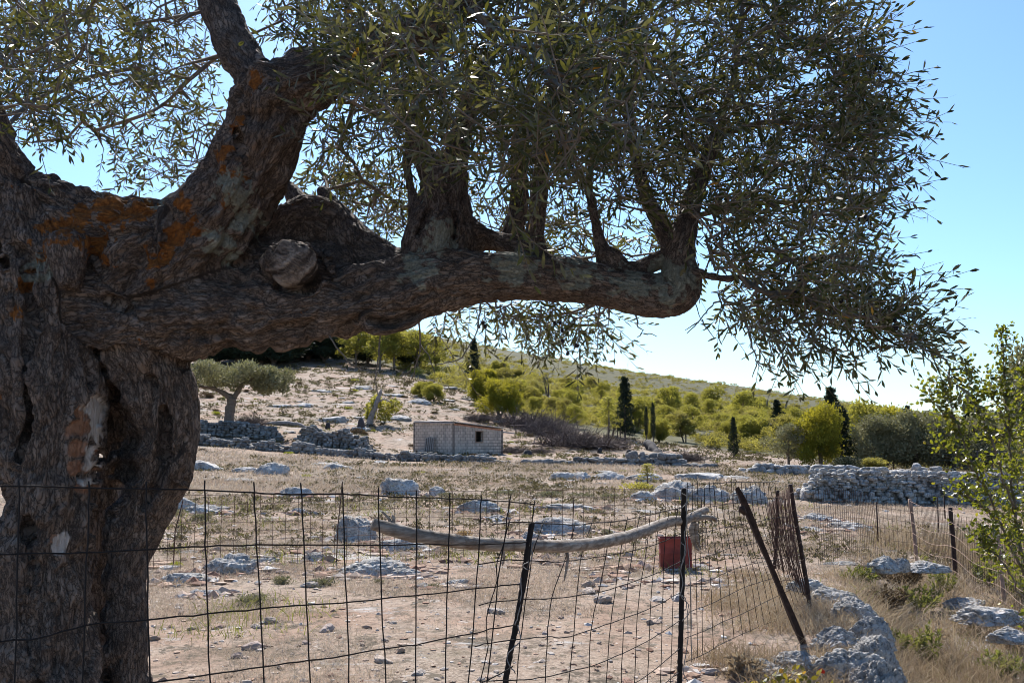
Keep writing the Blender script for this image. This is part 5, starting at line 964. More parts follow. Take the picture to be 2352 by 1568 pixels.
def proto(kind, seed):
    """a tree of unit height: list of (part name, mesh, material)"""
    rng = np.random.default_rng(seed * 13 + 5); g = rng.normal
    if kind == 'pine':                                    # Aleppo pine: leaning trunk, uneven rounded masses
        lean = g() * .08; paths = [([(0, 0, -.03), (lean * .4, g() * .02, .3), (lean, g() * .03, .72)], [.028, .022, .010])]; lob = []
        for i in range(11):
            a = i * 2.4 + rng.random(); h = .34 + .60 * (i / 10.) ** .85; R = (.28 * (1 - ((h - .5) / .62) ** 2) + .03) * (.55 + .6 * rng.random()); c = (lean * h + R * math.cos(a), R * math.sin(a), h); lob.append((c, np.array([.17, .17, .11]) * (.75 + .55 * rng.random()))); paths.append(([(lean * h * .7, 0, h - .2), (c[0] * .6, c[1] * .6, h - .06), c], [.010, .007, .004]))
        return [('trunk', trunk_mesh('trunk', paths), 'bark'), ('crown', leaf_mesh('crown', cloud(lob, 420, .042, rng, .5, .5), rng), 'pine_leaf')]
    if kind == 'lanky':                                   # thin open pine with bare lower trunk
        paths = [([(0, 0, -.03), (g() * .01, g() * .01, .5), (g() * .02, g() * .02, .95)], [.016, .012, .004])]; lob = []
        for i in range(15):
            a = i * 2.4; h = .30 + .66 * i / 14; R = .17 * (1.15 - h) * (.5 + .9 * rng.random()); c = (R * math.cos(a), R * math.sin(a), h + .02); lob.append((c, np.array([.075, .075, .038]) * (.7 + .7 * rng.random()))); paths.append(([(0, 0, h - .03), (c[0] * .5, c[1] * .5, h), c], [.005, .004, .002]))
        return [('trunk', trunk_mesh('trunk', paths), 'bark'), ('crown', leaf_mesh('crown', cloud(lob, 90, .032, rng, .4, .5), rng), 'pine_leaf')]
    if kind == 'conifer':                                 # narrow ragged fir-like cypress
        paths = [([(0, 0, -.03), (g() * .01, 0, .5), (0, 0, .98)], [.022, .014, .003])]; lob = []
        for i in range(34):
            a = i * 2.4; h = .12 + .86 * i / 33; R = .17 * (1.02 - h) ** .8 * (.5 + .8 * rng.random()); c = (R * math.cos(a), R * math.sin(a), h); lob.append((c, np.array([.07, .07, .045]) * (1.25 - h * .8)))
        return [('trunk', trunk_mesh('trunk', paths), 'bark'), ('crown', leaf_mesh('crown', cloud(lob, 120, .036, rng, .6, .45), rng), 'dark_leaf')]
    if kind == 'cypress':                                 # slender dark column on a bare stem
        paths = [([(0, 0, -.03), (0, 0, .5), (0, 0, .95)], [.014, .012, .004])]
        lob = [((g() * .008, g() * .008, .30 + .68 * i / 15), (.055 * math.sin(math.pi * (.18 + .78 * i / 15)) ** .8 + .008,) * 2 + (.06,)) for i in range(16)]
        return [('trunk', trunk_mesh('trunk', paths), 'bark'), ('crown', leaf_mesh('crown', cloud(lob, 130, .028, rng, 1.4, .4), rng), 'dark_leaf')]
    if kind == 'bush':                                    # broad olive / evergreen, crown near the ground
        paths = [([(0, 0, -.04), (g() * .03, g() * .03, .2), (g() * .1, g() * .1, .6)], [.05, .04, .015]), ([(0, 0, .05), (.15, .05, .3), (.32, .1, .6)], [.03, .025, .01]), ([(0, 0, .05), (-.15, -.05, .3), (-.34, 0, .55)], [.03, .025, .01])]; lob = []
        for i in range(18):
            a = i * 2.4 + g() * .3; h = .22 + .66 * (i / 17.); R = .44 * math.sqrt(max(.03, 1 - ((h - .38) / .62) ** 2)) * (.45 + .65 * rng.random()); lob.append(((R * math.cos(a), R * math.sin(a), h), np.array([.23, .23, .17]) * (.7 + .5 * rng.random())))
        return [('trunk', trunk_mesh('trunk', paths), 'bark'), ('crown', leaf_mesh('crown', cloud(lob, 900, .042, rng, .3, .5, .3), rng), 'olive_far')]
    if kind == 'shrub':
        lob = [((g() * .3, g() * .3, .3 + .3 * rng.random()), np.array([.34, .34, .28]) * (.6 + .6 * rng.random())) for _ in range(8)]
        return [('foliage', leaf_mesh('foliage', cloud(lob, 150, .11, rng, .7, .45), rng), 'maquis')]
    if kind == 'cushion':
        lob = [((g() * .22, g() * .22, .16), np.array([.36, .36, .26]) * (.7 + .5 * rng.random())) for _ in range(5)]
        return [('foliage', leaf_mesh('foliage', cloud(lob, 170, .13, rng, .9, .3), rng), 'cushion')]
    if kind == 'brush':                                   # heap of cut bare branches
        mb = MB(); n_ = 330; b = np.stack([g(size=n_) * .34, g(size=n_) * .34, .12 * rng.random(n_)], 1); d = unit(np.stack([g(size=n_), g(size=n_), .25 + .5 * rng.random(n_)], 1)); L = .25 + .4 * rng.random(n_)
        bend = g(size=(n_, 3)) * .12; tubes_np(mb, np.stack([b, b + d * (L * .5)[:, None] + bend * .4, b + d * L[:, None] + bend], 1), np.tile([.011, .008, .003], (n_, 1)), 3)
        for _ in range(2): 
            i2 = rng.integers(0, n_, n_); s0 = b[i2] + d[i2] * (L[i2] * .6)[:, None]; d2 = unit(d[i2] + g(size=(n_, 3)) * .7); tubes_np(mb, np.stack([s0, s0 + d2 * .12, s0 + d2 * .22 + g(size=(n_, 3)) * .02], 1), np.tile([.005, .004, .002], (n_, 1)), 3)
        return [('branches', mb.mesh('branches'), 'brush')]
    if kind == 'dead':                                    # bare standing tree
        paths = []
        for i in range(4):
            x = g() * .07; paths.append(([(x, g() * .03, -.03), (x * 1.6 + g() * .03, g() * .03, .45), (x * 2.4 + g() * .06, g() * .05, .8 + .2 * rng.random())], [.018, .012, .003]))
            for _ in range(7): 
                h = .4 + .5 * rng.random(); paths.append(([(x * 1.6, 0, h), (x * 1.6 + g() * .1, g() * .08, h + .07), (x * 1.6 + g() * .2, g() * .15, h + .12 + .05 * g())], [.005, .003, .0015]))
        return [('trunk', trunk_mesh('trunk', paths, 5), 'brush')]
PR = {}
def plant(kind, var, u, v, hpx, label, name, cat, wide=1.0, mat=None, group=None, d=None, rz=None, sink=0.0):
    key = (kind, var, mat)
    c = hit(u, v) if d is None else onground(u, d); s = hpx * c[1] / FPX; rz = (u * 1.7 + var) % 6.28 if rz is None else rz; loc = c - [0, 0, sink * s]
    if key not in PR:
        r = empty(name, loc, label, cat, group); 
        for pn, me, mm in proto(kind, var + 31 * (hash(kind) % 1 if False else sum(map(ord, kind)))):
            me.materials.clear(); o = link(pn, me, M[mat if (mat and mm != 'bark') else mm], r)
        r.scale = (s * wide, s * wide, s); r.rotation_euler = (0, 0, rz); PR[key] = r; return r
    r = dup(PR[key], loc, rz, (s * wide, s * wide, s), label, group); r.name = name; r['category'] = cat
    if not group and 'group' in r: del r['group']
    return r
# the small round-topped olive on the upper terrace
SO = empty('small_olive_tree', onground(533, 74.2), 'small flat-topped olive tree with forked trunk on the dark upper terrace wall', 'tree'); b0 = np.array(SO.location); sc_ = 74.2 / FPX; rng = np.random.default_rng(77)
U = lambda u, v, y=0: np.array([(u - 533) * sc_, y, (984 - v) * sc_])
kt = trunk_mesh('trunk', [([U(533, 992), U(531, 960), U(535, 930), U(537, 915)], [.52, .36, .34, .36]), ([U(537, 918), U(520, 905, -.2), (U(495, 893, -.3)), U(470, 890, -.3), U(455, 880, -.2)], [.24, .19, .15, .12, .05]), ([U(537, 918), U(548, 900, .2), U(556, 885, .2), U(572, 876, .2), U(585, 865, .3)], [.22, .18, .15, .12, .06]), ([U(533, 985), U(548, 984, -.4), U(562, 990, -.6)], [.25, .14, .06])], 12)
link('trunk', kt, M['bark'], SO); lob = []
for u, v, ru, rv in [(462, 875, 26, 26), (480, 858, 28, 22), (450, 890, 20, 20), (505, 852, 30, 16), (520, 868, 34, 20), (535, 880, 26, 20), (550, 855, 30, 16), (580, 858, 30, 18), (590, 875, 26, 20), (610, 862, 28, 18), (632, 868, 22, 18), (622, 888, 22, 18), (600, 895, 16, 12), (495, 880, 24, 14), (645, 885, 12, 18), (560, 872, 26, 18)]:
    for _ in range(2): lob.append((U(u + rng.normal() * 5, v - 3 + rng.normal() * 4, rng.normal() * 1.3), np.array([ru * sc_ * .85, 1.1, rv * sc_ * .95])))
link('crown', leaf_mesh('crown', cloud(lob, 520, .20, rng, .5, .4, .35), rng), M['olive_far'], SO)
# leaning dead tree wrapped in yellow-green growth
LT = empty('leaning_tree', hit(848, 977), 'leaning half-dead tree with yellow-green foliage left of the hut', 'tree'); b0 = np.array(LT.location); sc_ = b0[1] / FPX
U2 = lambda u, v, y=0: np.array([(u - 848) * sc_, y, (977 - v) * sc_])
link('trunk', trunk_mesh('trunk', [([U2(847, 980), U2(853, 955), U2(862, 930), U2(872, 905), U2(875, 893)], [.32, .25, .22, .15, .04]), ([U2(862, 930), U2(880, 918, -.3), U2(900, 925, -.3)], [.1, .07, .03])], 8), M['dead_wood'], LT)
link('crown', leaf_mesh('crown', cloud([(U2(u, v, .4 + y), (w_ * sc_, .8, h_ * sc_)) for u, v, w_, h_, y in [(850, 935, 10, 14, 0), (862, 920, 12, 12, .4), (885, 935, 16, 16, .3), (903, 930, 14, 14, .2), (880, 955, 14, 10, .2), (848, 955, 9, 10, .2)]], 330, .24, rng, -.3, .4), rng), M['pine_leaf'], LT)
# named trees: kind, variant, u, v of the foot, height, label
TR = [
 ('pine', 0, 818, 842, 76, 'sunlit yellow-green pine under the branch, leftmost of the bright row', 'pine_tree', 1.25, None), ('pine', 1, 872, 850, 84, 'bright pine second in the row, its crown under the low branch', 'pine_tree', 1.1, None), ('pine', 2, 905, 848, 70, 'dense pine third in the row below the old branch', 'pine_tree', 1.1, None), ('pine', 3, 958, 856, 72, 'pine with two dark stems at the right of the row', 'pine_tree', 1.1, None), ('pine', 0, 1000, 856, 60, 'last small pine at the right end of the row above the stony slope', 'pine_tree', 1.1, None), ('pine', 2, 785, 822, 56, 'dark pine behind the leftmost bright pine', 'pine_tree', 1.3, None),
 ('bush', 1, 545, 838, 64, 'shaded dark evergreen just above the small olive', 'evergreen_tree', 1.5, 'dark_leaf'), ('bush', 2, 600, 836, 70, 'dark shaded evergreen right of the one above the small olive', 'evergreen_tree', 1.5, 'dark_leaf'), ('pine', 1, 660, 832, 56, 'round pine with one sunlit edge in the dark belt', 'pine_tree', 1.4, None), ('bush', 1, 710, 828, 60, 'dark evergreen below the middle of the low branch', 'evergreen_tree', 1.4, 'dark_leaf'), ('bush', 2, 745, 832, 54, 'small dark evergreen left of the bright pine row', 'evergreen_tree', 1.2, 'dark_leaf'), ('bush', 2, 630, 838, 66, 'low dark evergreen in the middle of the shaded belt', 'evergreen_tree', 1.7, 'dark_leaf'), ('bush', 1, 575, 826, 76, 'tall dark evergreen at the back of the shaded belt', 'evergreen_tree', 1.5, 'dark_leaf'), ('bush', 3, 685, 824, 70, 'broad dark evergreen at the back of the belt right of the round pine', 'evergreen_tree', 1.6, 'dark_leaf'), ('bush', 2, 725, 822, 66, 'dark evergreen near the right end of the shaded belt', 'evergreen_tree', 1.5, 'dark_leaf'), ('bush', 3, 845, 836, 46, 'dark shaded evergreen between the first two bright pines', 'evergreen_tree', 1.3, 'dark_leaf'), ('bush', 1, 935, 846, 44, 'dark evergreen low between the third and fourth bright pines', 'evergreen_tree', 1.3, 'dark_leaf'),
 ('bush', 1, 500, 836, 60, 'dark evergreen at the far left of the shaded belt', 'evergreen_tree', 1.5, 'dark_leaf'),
 ('conifer', 0, 1088, 868, 90, 'slim dark conifer on the hill above the big yellow-green clump', 'conifer_tree', 1.0, None), ('bush', 3, 1112, 930, 82, 'big rounded yellow-green tree, left one of the clump behind the hut', 'evergreen_tree', 1.0, 'bright_leaf'), ('bush', 4, 1150, 960, 88, 'taller dark-bottomed yellow-green tree, right one of the clump behind the hut', 'evergreen_tree', .95, 'bright_leaf'), ('bush', 3, 1190, 930, 58, 'smaller yellow-green tree at the right of the clump', 'evergreen_tree', 1.1, 'pine_leaf'),
 ('bush', 5, 968, 913, 36, 'round green shrub, left of the trio on the bare slope', 'evergreen_shrub', 1.0, 'pine_leaf'), ('bush', 6, 996, 922, 40, 'round green shrub, right of the trio on the bare slope', 'evergreen_shrub', 1.1, 'pine_leaf'), ('bush', 5, 985, 905, 28, 'round green shrub, topmost of the trio on the bare slope', 'evergreen_shrub', 1.0, 'pine_leaf'),
 ('conifer', 1, 1436, 1010, 142, 'tall dark slim conifer rising highest from the scrub right of the brushwood', 'conifer_tree', .9, None), ('lanky', 0, 1396, 1012, 100, 'lanky thin pine left of the tall dark conifer', 'pine_tree', 1.4, None), ('lanky', 1, 1418, 1006, 74, 'small thin pine between the lanky pine and the tall conifer', 'pine_tree', 1.2, None), ('cypress', 0, 1501, 1030, 100, 'slender dark cypress, sharper of the pair above the fallen log', 'cypress_tree', .9, None), ('cypress', 1, 1485, 1020, 82, 'ragged dark cypress, left of the pair above the fallen log', 'cypress_tree', 1.0, None),
 ('pine', 1, 1462, 990, 74, 'light yellow-green pine left of the cypress pair', 'pine_tree', 1.1, None), ('pine', 2, 1536, 968, 78, 'yellow pine alone right of the cypress pair', 'pine_tree', 1.0, None), ('pine', 3, 1588, 962, 58, 'yellow pine on the mid slope, left of a close pair', 'pine_tree', 1.0, None), ('pine', 0, 1636, 958, 68, 'tall yellow pine, right of a close pair on the mid slope', 'pine_tree', 1.0, None), ('pine', 1, 1594, 995, 62, 'low yellow pine below the close pair', 'pine_tree', 1.2, None), ('pine', 2, 1710, 980, 80, 'broad light pine left of the dark broken conifer', 'pine_tree', 1.2, 'pine_leaf'), ('pine', 3, 1742, 970, 56, 'small yellow pine touching the broad light pine', 'pine_tree', 1.2, None), ('pine', 0, 1660, 1000, 50, 'short yellow bush-like pine below the mid slope pines', 'pine_tree', 1.4, None),
 ('conifer', 2, 1686, 1052, 92, 'thin dark conifer standing alone before the scrub', 'conifer_tree', .8, None), ('conifer', 3, 1786, 1008, 88, 'dark broken-topped conifer beside a yellow pine', 'conifer_tree', 1.3, None), ('pine', 2, 1816, 1000, 62, 'yellow-green pine right of the dark broken conifer', 'pine_tree', 1.1, None), ('pine', 2, 1812, 1075, 96, 'small open orchard tree with thin stem before the round pine', 'orchard_tree', 1.25, 'olive_far'),
 ('bush', 4, 1884, 1078, 146, 'tall round pine glowing bright yellow-green, dark at its right side', 'pine_tree', .68, 'bright_leaf'), ('conifer', 0, 1932, 1076, 142, 'dark dense conifer right behind the glowing round pine', 'conifer_tree', 1.5, None), ('conifer', 1, 1912, 1050, 158, 'blue-green conifer whose top pokes above the ridge line', 'conifer_tree', 1.0, None), ('pine', 3, 1985, 1060, 132, 'yellow-green pine right of the dark conifers', 'pine_tree', 1.15, None), ('bush', 3, 2045, 1055, 120, 'rounded yellow-topped tree behind the big grey olive', 'pine_tree', 1.2, 'bright_leaf'),
 ('bush', 1, 2035, 1082, 124, 'big grey-green olive tree, left half of the olive pair behind the wall', 'olive_tree', 1.0, 'olive_far'), ('bush', 2, 2105, 1084, 136, 'big grey-green olive tree, right half of the olive pair behind the wall', 'olive_tree', .95, 'olive_far'), ('bush', 0, 2190, 1086, 120, 'pale grey olive tree behind the thorny bush stems', 'olive_tree', 1.0, 'olive_far'), ('bush', 1, 2270, 1088, 140, 'grey olive tree nearest the right edge of the field', 'olive_tree', 1.0, 'olive_far'), ('conifer', 2, 2088, 1060, 125, 'small pointed conifer top behind the olive pair', 'conifer_tree', 1.0, None), ('conifer', 3, 2236, 1060, 150, 'blue-green conifer behind the thorny bush', 'conifer_tree', 1.3, None), ('bush', 6, 2140, 1072, 118, 'dim grey tree between the olives', 'olive_tree', 1.0, 'olive_far'),
 ('dead', 0, 1255, 935, 80, 'bare dead trees standing in the scrub behind the brushwood', 'dead_tree', 1.0, None), ('cushion', 3, 1478, 1130, 44, 'ragged yellow-green field bush above the white boulders', 'field_bush', 1.5, 'maquis'), ('bush', 2, 1950, 1090, 40, 'dark low shrub at the foot of the round pine', 'evergreen_shrub', 1.6, 'dark_leaf'), ('bush', 1, 2000, 1088, 36, 'green low shrub beside the foot of the big olives', 'evergreen_shrub', 1.8, 'maquis')]
for k, va, u, v, h_, lab, nm, wd, mt in TR: plant(k, va, u, v, h_ * (1.3 if v < 862 and u < 1020 else 1), lab, nm, 'shrub' if 'shrub' in nm or 'bush' in nm else 'tree', wd, mt)
plant('lanky', 2, 1487, 1122, 56, 'upright dark shoot rising from the yellow-green field bush', 'shrub', 'shrub', 2.2, 'maquis')
plant('bush', 2, 2420, 1110, 330, 'tall grey-leaved tree at the right edge behind the thorny bush', 'olive_tree', 'tree', .62, 'olive_far', d=34)
# brushwood heaps
for i, (u, v, h_, wd, lab) in enumerate([(1215, 985, 70, 1.5, 'dark tall brushwood heap under the yellow-green clump'), (1260, 1000, 60, 1.6, 'brown brushwood heap right of the tall dark one'), (1325, 1028, 66, 2.0, 'wide heap of cut branches left of the tall conifer'), (1390, 1030, 44, 1.8, 'low spread of cut branches at the foot of the lanky pine'), (1575, 1060, 38, 1.6, 'grey brush pile behind the fallen log end'), (1100, 968, 30, 1.8, 'thin brush showing above the hut roof'), (1180, 1040, 26, 2.0, 'sparse dry brush right of the hut'), (575, 980, 44, 1.2, 'tangle of bare branches right of the small olive trunk'), (1240, 1040, 18, 2.2, 'low dry brush on the stony ground right of the hut')]):
    plant('brush', i % 3, u, v, h_ * 1.25, lab, 'brush_pile', 'brush pile', wd * .72)
# fallen trunks and stumps
def log(name, uvs, r, label, mat='dead_wood', cat='log', lift=.0):
    q = np.array([hit(u, v) for u, v in uvs]); q[:, 1] = q[:, 1].mean() + (q[:, 1] - q[:, 1].mean()) * .15
    q = np.array([[ (u - 1176) / FPX * d[1] / cp, d[1], P(u, v, d[1])[2]] for (u, v), d in zip(uvs, q)]); mb = MB(); s_ = spline(q, 6); tube(mb, s_, np.interp(np.linspace(0, 1, len(s_)), np.linspace(0, 1, len(r)), r), 10, wob=3); tag(mb.build(name, M[mat]), label, cat)
log('fallen_log', [(590, 982), (622, 973), (655, 972), (690, 976), (712, 985)], [.08, .16, .2, .2, .12], 'pale fallen trunk lying right of the small olive'); log('fallen_log', [(1080, 985), (1130, 990), (1180, 996), (1215, 1000)], [.08, .13, .12, .06], 'thin fallen trunk behind the right end of the hut')
log('fallen_log', [(1488, 1022), (1497, 1033), (1506, 1046), (1513, 1054)], [.35, .42, .40, .36], 'thick blackened fallen trunk pointing toward the field', 'charred', 'log') if 'charred' in M else None
M['charred'] = plain('charred_bark', (.05, .045, .045), .9, .5, 4, .7, .04); log('fallen_log', [(1484, 1018), (1495, 1030), (1505, 1043), (1512, 1052)], [.34, .42, .40, .34], 'thick blackened fallen trunk with its sawn end toward the field', 'charred')
for u, v, w_, h_, lab, mt in [(1513, 1064, 20, 24, 'pale sawn stump in front of the blackened trunk', 'dead_wood'), (1210, 1048, 22, 14, 'dark square stump right of the hut', 'charred'), (1377, 1040, 12, 12, 'small black stump in the stony field', 'charred'), (1444, 1042, 14, 9, 'low black stump before the tall conifer', 'charred'), (828, 989, 18, 28, 'red-brown broken stump left of the hut', 'brush'), (752, 985, 12, 14, 'dark knobbly stump on the terrace', 'charred')]:
    c = hit(u, v); s = c[1] / FPX; mb = MB(); tube(mb, np.array([[0, 0, -.1], [.02, 0, h_ * s * .5], [.06, .02, h_ * s]]), [w_ * s * .6, w_ * s * .5, w_ * s * .36], 14, wob=2.2); o = mb.build('tree_stump', M[mt]); o.location = tuple(c); tag(o, lab, 'stump')
# cushions and low shrubs over the stony slope: one group of look-alikes
rng = np.random.default_rng(41); k = 0
while k < 210:
    u = 440 + 1500 * rng.random(); v = (870 if u < 1000 else 985) + rng.random() ** 1.2 * (1100 - (870 if u < 1000 else 985))
    c = hit(u, v); 
    if float(scrub(c[0], c[1])) > .4: continue
    if 950 < u < 1160 and 965 < v < 1045: continue
    h_ = 3.5 + 9 * rng.random() ** 2; g_ = rng.random() < .3; plant('cushion', int(rng.integers(0, 4)), u, v, h_, ('low yellow-green herb tuft' if g_ else 'low brown thorny cushion') + ' on the pale stony slope', 'herb_tuft' if g_ else 'cushion_shrub', 'shrub', 1.5, 'spurge' if g_ else None, 'green tufts on the stony slope' if g_ else 'brown cushions on the stony slope'); k += 1
for u, v, h_, wd, mt, lab in [(500, 952, 14, 1.2, 'spurge', 'bright green cushion left of the small olive trunk'), (478, 912, 22, 1.4, 'cushion', 'brown dome of twigs behind the small olive crown'), (725, 1000, 24, 1.3, None, 'rust-brown tuft at the left of the dark rounded wall'), (820, 996, 26, 1.2, None, 'dark rust-brown tuft on top of the rounded wall'), (700, 1012, 14, 1.5, 'ocher', 'ochre dry tuft at the foot of the dark wall'), (1000, 1052, 10, 1.6, 'ocher', 'ochre dry tuft before the hut wall'), (1205, 1068, 14, 1.4, 'cushion', 'brown tuft left of the boulder row'), (1255, 1066, 14, 1.8, 'ocher', 'ochre grass among the boulder row'), (1640, 1072, 14, 1.8, 'cushion', 'brown tuft by the end of the boulder row'), (1600, 1150, 28, 1.1, 'ocher', 'rust-brown dry tuft between the large pale boulders'), (1150, 1185, 0, 1, None, '')]:
    if h_: plant('cushion', 1, u, v, h_, lab, 'cushion_shrub', 'shrub', wd, mt)
for u, v, h_, wd, mt, lab in [(580, 1388, 46, 1.5, 'sage', 'wide grey-green herb bush at the foot of the second tall wire'), (650, 1340, 36, 1.2, 'sage', 'dark grey-green herb bush right of the pitted outcrop'), (745, 1346, 36, 1.6, 'sage', 'grey-green herb bush left of the broad white slab'), (400, 1302, 24, 1.1, 'spurge', 'bright yellow-green tuft left of the pitted outcrop'), (462, 1195, 36, 1.2, 'sage', 'sage bush on the ledge beside the trunk'), (400, 1185, 26, 1.2, 'sage', 'darker sage bush left of the ledge'), (905, 1098, 14, 1.4, 'sage', 'dark tuft on the crown of the domed boulder'), (1020, 1142, 24, 1.1, 'sage', 'dark bush between two pale rocks'), (1070, 1215 + 18, 30, 1.0, 'ocher', 'ochre dry grass tuft behind the pole'), (1130, 1250, 34, 1.4, 'sage', 'grey weedy shrub behind the middle of the pole'), (1390, 1226, 22, 1.2, 'sage', 'dark herb bush above the right half of the pole'), (1450, 1220, 14, 1, 'spurge', 'small bright green tuft above the pole'), (560, 1098, 0, 1, None, ''), (1270, 1140, 26, 2.2, 'sage', 'dark low shrubs along the bank, left'), (1330, 1142, 22, 2.4, 'sage', 'dark low shrubs along the bank, middle'), (1160, 1136, 22, 2.4, 'sage', 'dark low shrubs along the bank before the boulder'), (1400, 1146, 26, 1.6, 'sage', 'dark round bush left of the white boulders'), (870, 1340, 20, 1.2, 'sage', 'herb tuft in front of the broad slab'), (1000, 1352, 24, 1.2, 'sage', 'green herb tuft left of the slanting bar')]:
    if h_: plant('cushion', 2, u, v, h_, lab, 'herb_bush', 'shrub', wd, mt)
# pines scattered through the scrub: look-alikes in one group
k = 0
while k < 95:
    u = 1130 + 900 * rng.random(); ridge = np.interp(u, [1000, 1280, 1900, 2170], [790, 850, 940, 975]); lw_ = np.interp(u, [1130, 1300, 1500, 2050], [930, 980, 1020, 1050]); v = ridge + (.3 + .7 * rng.random()) * (lw_ - ridge)
    c = hit(u, v)
    if float(scrub(c[0], c[1])) < .5 or c[1] > 380: continue
    plant('pine' if rng.random() < .7 else 'bush', int(rng.integers(0, 4)) if rng.random() < .9 else 2, u, v, (4200 + 4200 * rng.random()) / c[1], 'yellow-green young pine among the hillside scrub', 'pine_tree', 'tree', 1.0 + .3 * rng.random(), 'pine_leaf' if rng.random() < .6 else 'maquis', 'young pines across the scrub hillside'); k += 1
# the scrub itself, nobody could count it
mb = MB(); pr = [proto('shrub', 50 + i)[0][1] for i in range(3)]; PV_ = []
for me in pr:
    v_ = np.empty(len(me.vertices) * 3, np.float32); me.vertices.foreach_get('co', v_); h_ = np.empty(len(me.vertices), np.float32); me.attributes['hue'].data.foreach_get('value', h_); PV_.append((v_.reshape(-1, 6, 3), h_.reshape(-1, 6)))
A_ = []; H_ = []
for k in range(9500):
    u = 420 + 1950 * rng.random(); t = rng.random(); d = math.exp(math.log(74) + (math.log(520) - math.log(74)) * t); x = (u - 1176) / FPX * d / cp
    if float(scrub(np.array(x), np.array(d))) < .3 + .5 * rng.random() or fbm(np.array([[x * .09, d * .06, 3.]]), 2, 9)[0] < -.28: continue
    z = float(height(np.array(x), np.array(d))); s = (.5 + 1.25 * rng.random() ** 2.2) * (min(d, 190) / 150) ** .35 * (1 - .35 * sstep(180, 320, d)); lv, hv = PV_[k % 3]; nl = int(np.clip(len(lv) * min(1, 130 / d) * .42, 60, 500)); idx = rng.integers(0, len(lv), nl); a = rng.random() * 6.28
    q = lv[idx].reshape(-1, 3) * np.array([1.3, 1.3, 1.0]) * s; cc = lv[idx].mean(1, keepdims=True) * np.array([1.3, 1.3, 1]) * s; gk = max(1, (d / 110) ** .5); q = ((q.reshape(-1, 6, 3) - cc) * gk + cc).reshape(-1, 3)
    q = np.stack([q[:, 0] * math.cos(a) - q[:, 1] * math.sin(a), q[:, 0] * math.sin(a) + q[:, 1] * math.cos(a), q[:, 2]], 1); A_.append(q + [x, d, z]); H_.append((1 - .3 * sstep(180, 330, d)) * np.clip(hv[idx].ravel() * .35 + .95 * rng.random() - .18 + .35 * float(fbm(np.array([[x * .03, d * .03, 0.]]), 2, 3)[0]), 0, 1))
A_ = np.concatenate(A_); H_ = np.concatenate(H_); o_ = (np.arange(len(A_) // 6) * 6)[:, None]
tag(link('hill_scrub', np_mesh('hill_scrub', A_, [np.concatenate([o_ + [0, 2, 1], o_ + [3, 4, 5]]), o_ + [1, 2, 4, 3]], {'hue': H_}, smooth=False), M['maquis']), 'yellow-green scrub covering the hillside', 'scrub', kind='stuff')

# small herbs and dead tufts that speckle the pale ground, nobody could count them
rng = np.random.default_rng(61); A_ = []; H_ = []; pv = []
for i in range(3):
    me = proto('cushion', 60 + i)[0][1]; v_ = np.empty(len(me.vertices) * 3, np.float32); me.vertices.foreach_get('co', v_); h_ = np.empty(len(me.vertices), np.float32); me.attributes['hue'].data.foreach_get('value', h_); pv.append((v_.reshape(-1, 6, 3), h_.reshape(-1, 6)))
N_ = 24000; u = 330 + 2050 * rng.random(N_); dd = np.exp(math.log(13) + (math.log(165) - math.log(13)) * rng.random(N_) ** .8); xx = (u - 1176) / FPX * dd / cp; ok = (scrub(xx, dd) < .5) & (fbm(np.stack([xx * .25, dd * .25, 0 * xx], 1), 3, 66) + .35 * (dd > 80) > rng.random(N_) * .6 - .22)
for x, d in zip(xx[ok], dd[ok]):
    z = float(height(np.array(x), np.array(d))); lv, hv = pv[int(rng.integers(0, 3))]; nl = int(rng.integers(14, 28)); idx = rng.integers(0, len(lv), nl); s = (.05 + .17 * rng.random() ** 2) * (.45 + d / 30); cc = lv[idx].mean(1, keepdims=True); q = ((lv[idx] - cc) * 3.0 + cc).reshape(-1, 3) * s * np.array([1.3, 1.3, .8])
    A_.append(q + [x, d, z]); hh_ = .75 * rng.random() - .1; hh_ = (.1 + .2 * rng.random() if rng.random() < .55 else .85) if d < 60 and rng.random() < .75 else hh_; H_.append(np.clip(hv[idx].ravel() * .3 + hh_, 0, 1))
A_ = np.concatenate(A_); H_ = np.concatenate(H_); o_ = (np.arange(len(A_) // 6) * 6)[:, None]
M['tuft'] = leaf_mat('small_dead_tufts', [(0, (.045, .034, .025)), (.4, (.10, .075, .05)), (.7, (.13, .125, .05)), (1, (.24, .19, .11))], None, .2, (.25, .22, .08), .8, .1)
tag(link('low_tufts', np_mesh('low_tufts', A_, [np.concatenate([o_ + [0, 2, 1], o_ + [3, 4, 5]]), o_ + [1, 2, 4, 3]], {'hue': H_}, smooth=False), M['tuft']), 'small dead tufts and herbs speckling the pale stony ground', 'ground cover', kind='stuff')
# ------------------------------------------------------------------ dry grass, weeds, bush on the right, bramble
def blades(n_, xy, h, w_, rng, lean=.6, hue=None):
    x, y = xy[:, 0], xy[:, 1]; z = height(x, y); b = np.stack([x, y, z - .005], 1); a = rng.random(n_) * 6.28; ln = np.abs(rng.normal(size=n_)) * lean
    d = np.stack([np.cos(a) * ln, np.sin(a) * ln, np.ones(n_)], 1); d = unit(d); sd_ = unit(np.cross(d, rng.normal(size=(n_, 3)))); w2 = (w_ / 2)[:, None]
    mid_ = b + d * (h * .55)[:, None]; tip = b + d * h[:, None] + np.stack([np.cos(a), np.sin(a), -.4 * np.ones(n_)], 1) * (h * .28)[:, None]
    V = np.stack([b - sd_ * w2, b + sd_ * w2, mid_ - sd_ * w2 * .8, mid_ + sd_ * w2 * .8, tip], 1).reshape(-1, 3); o = (np.arange(n_) * 5)[:, None]
    return V, o + [2, 3, 4], o + [0, 1, 3, 2]
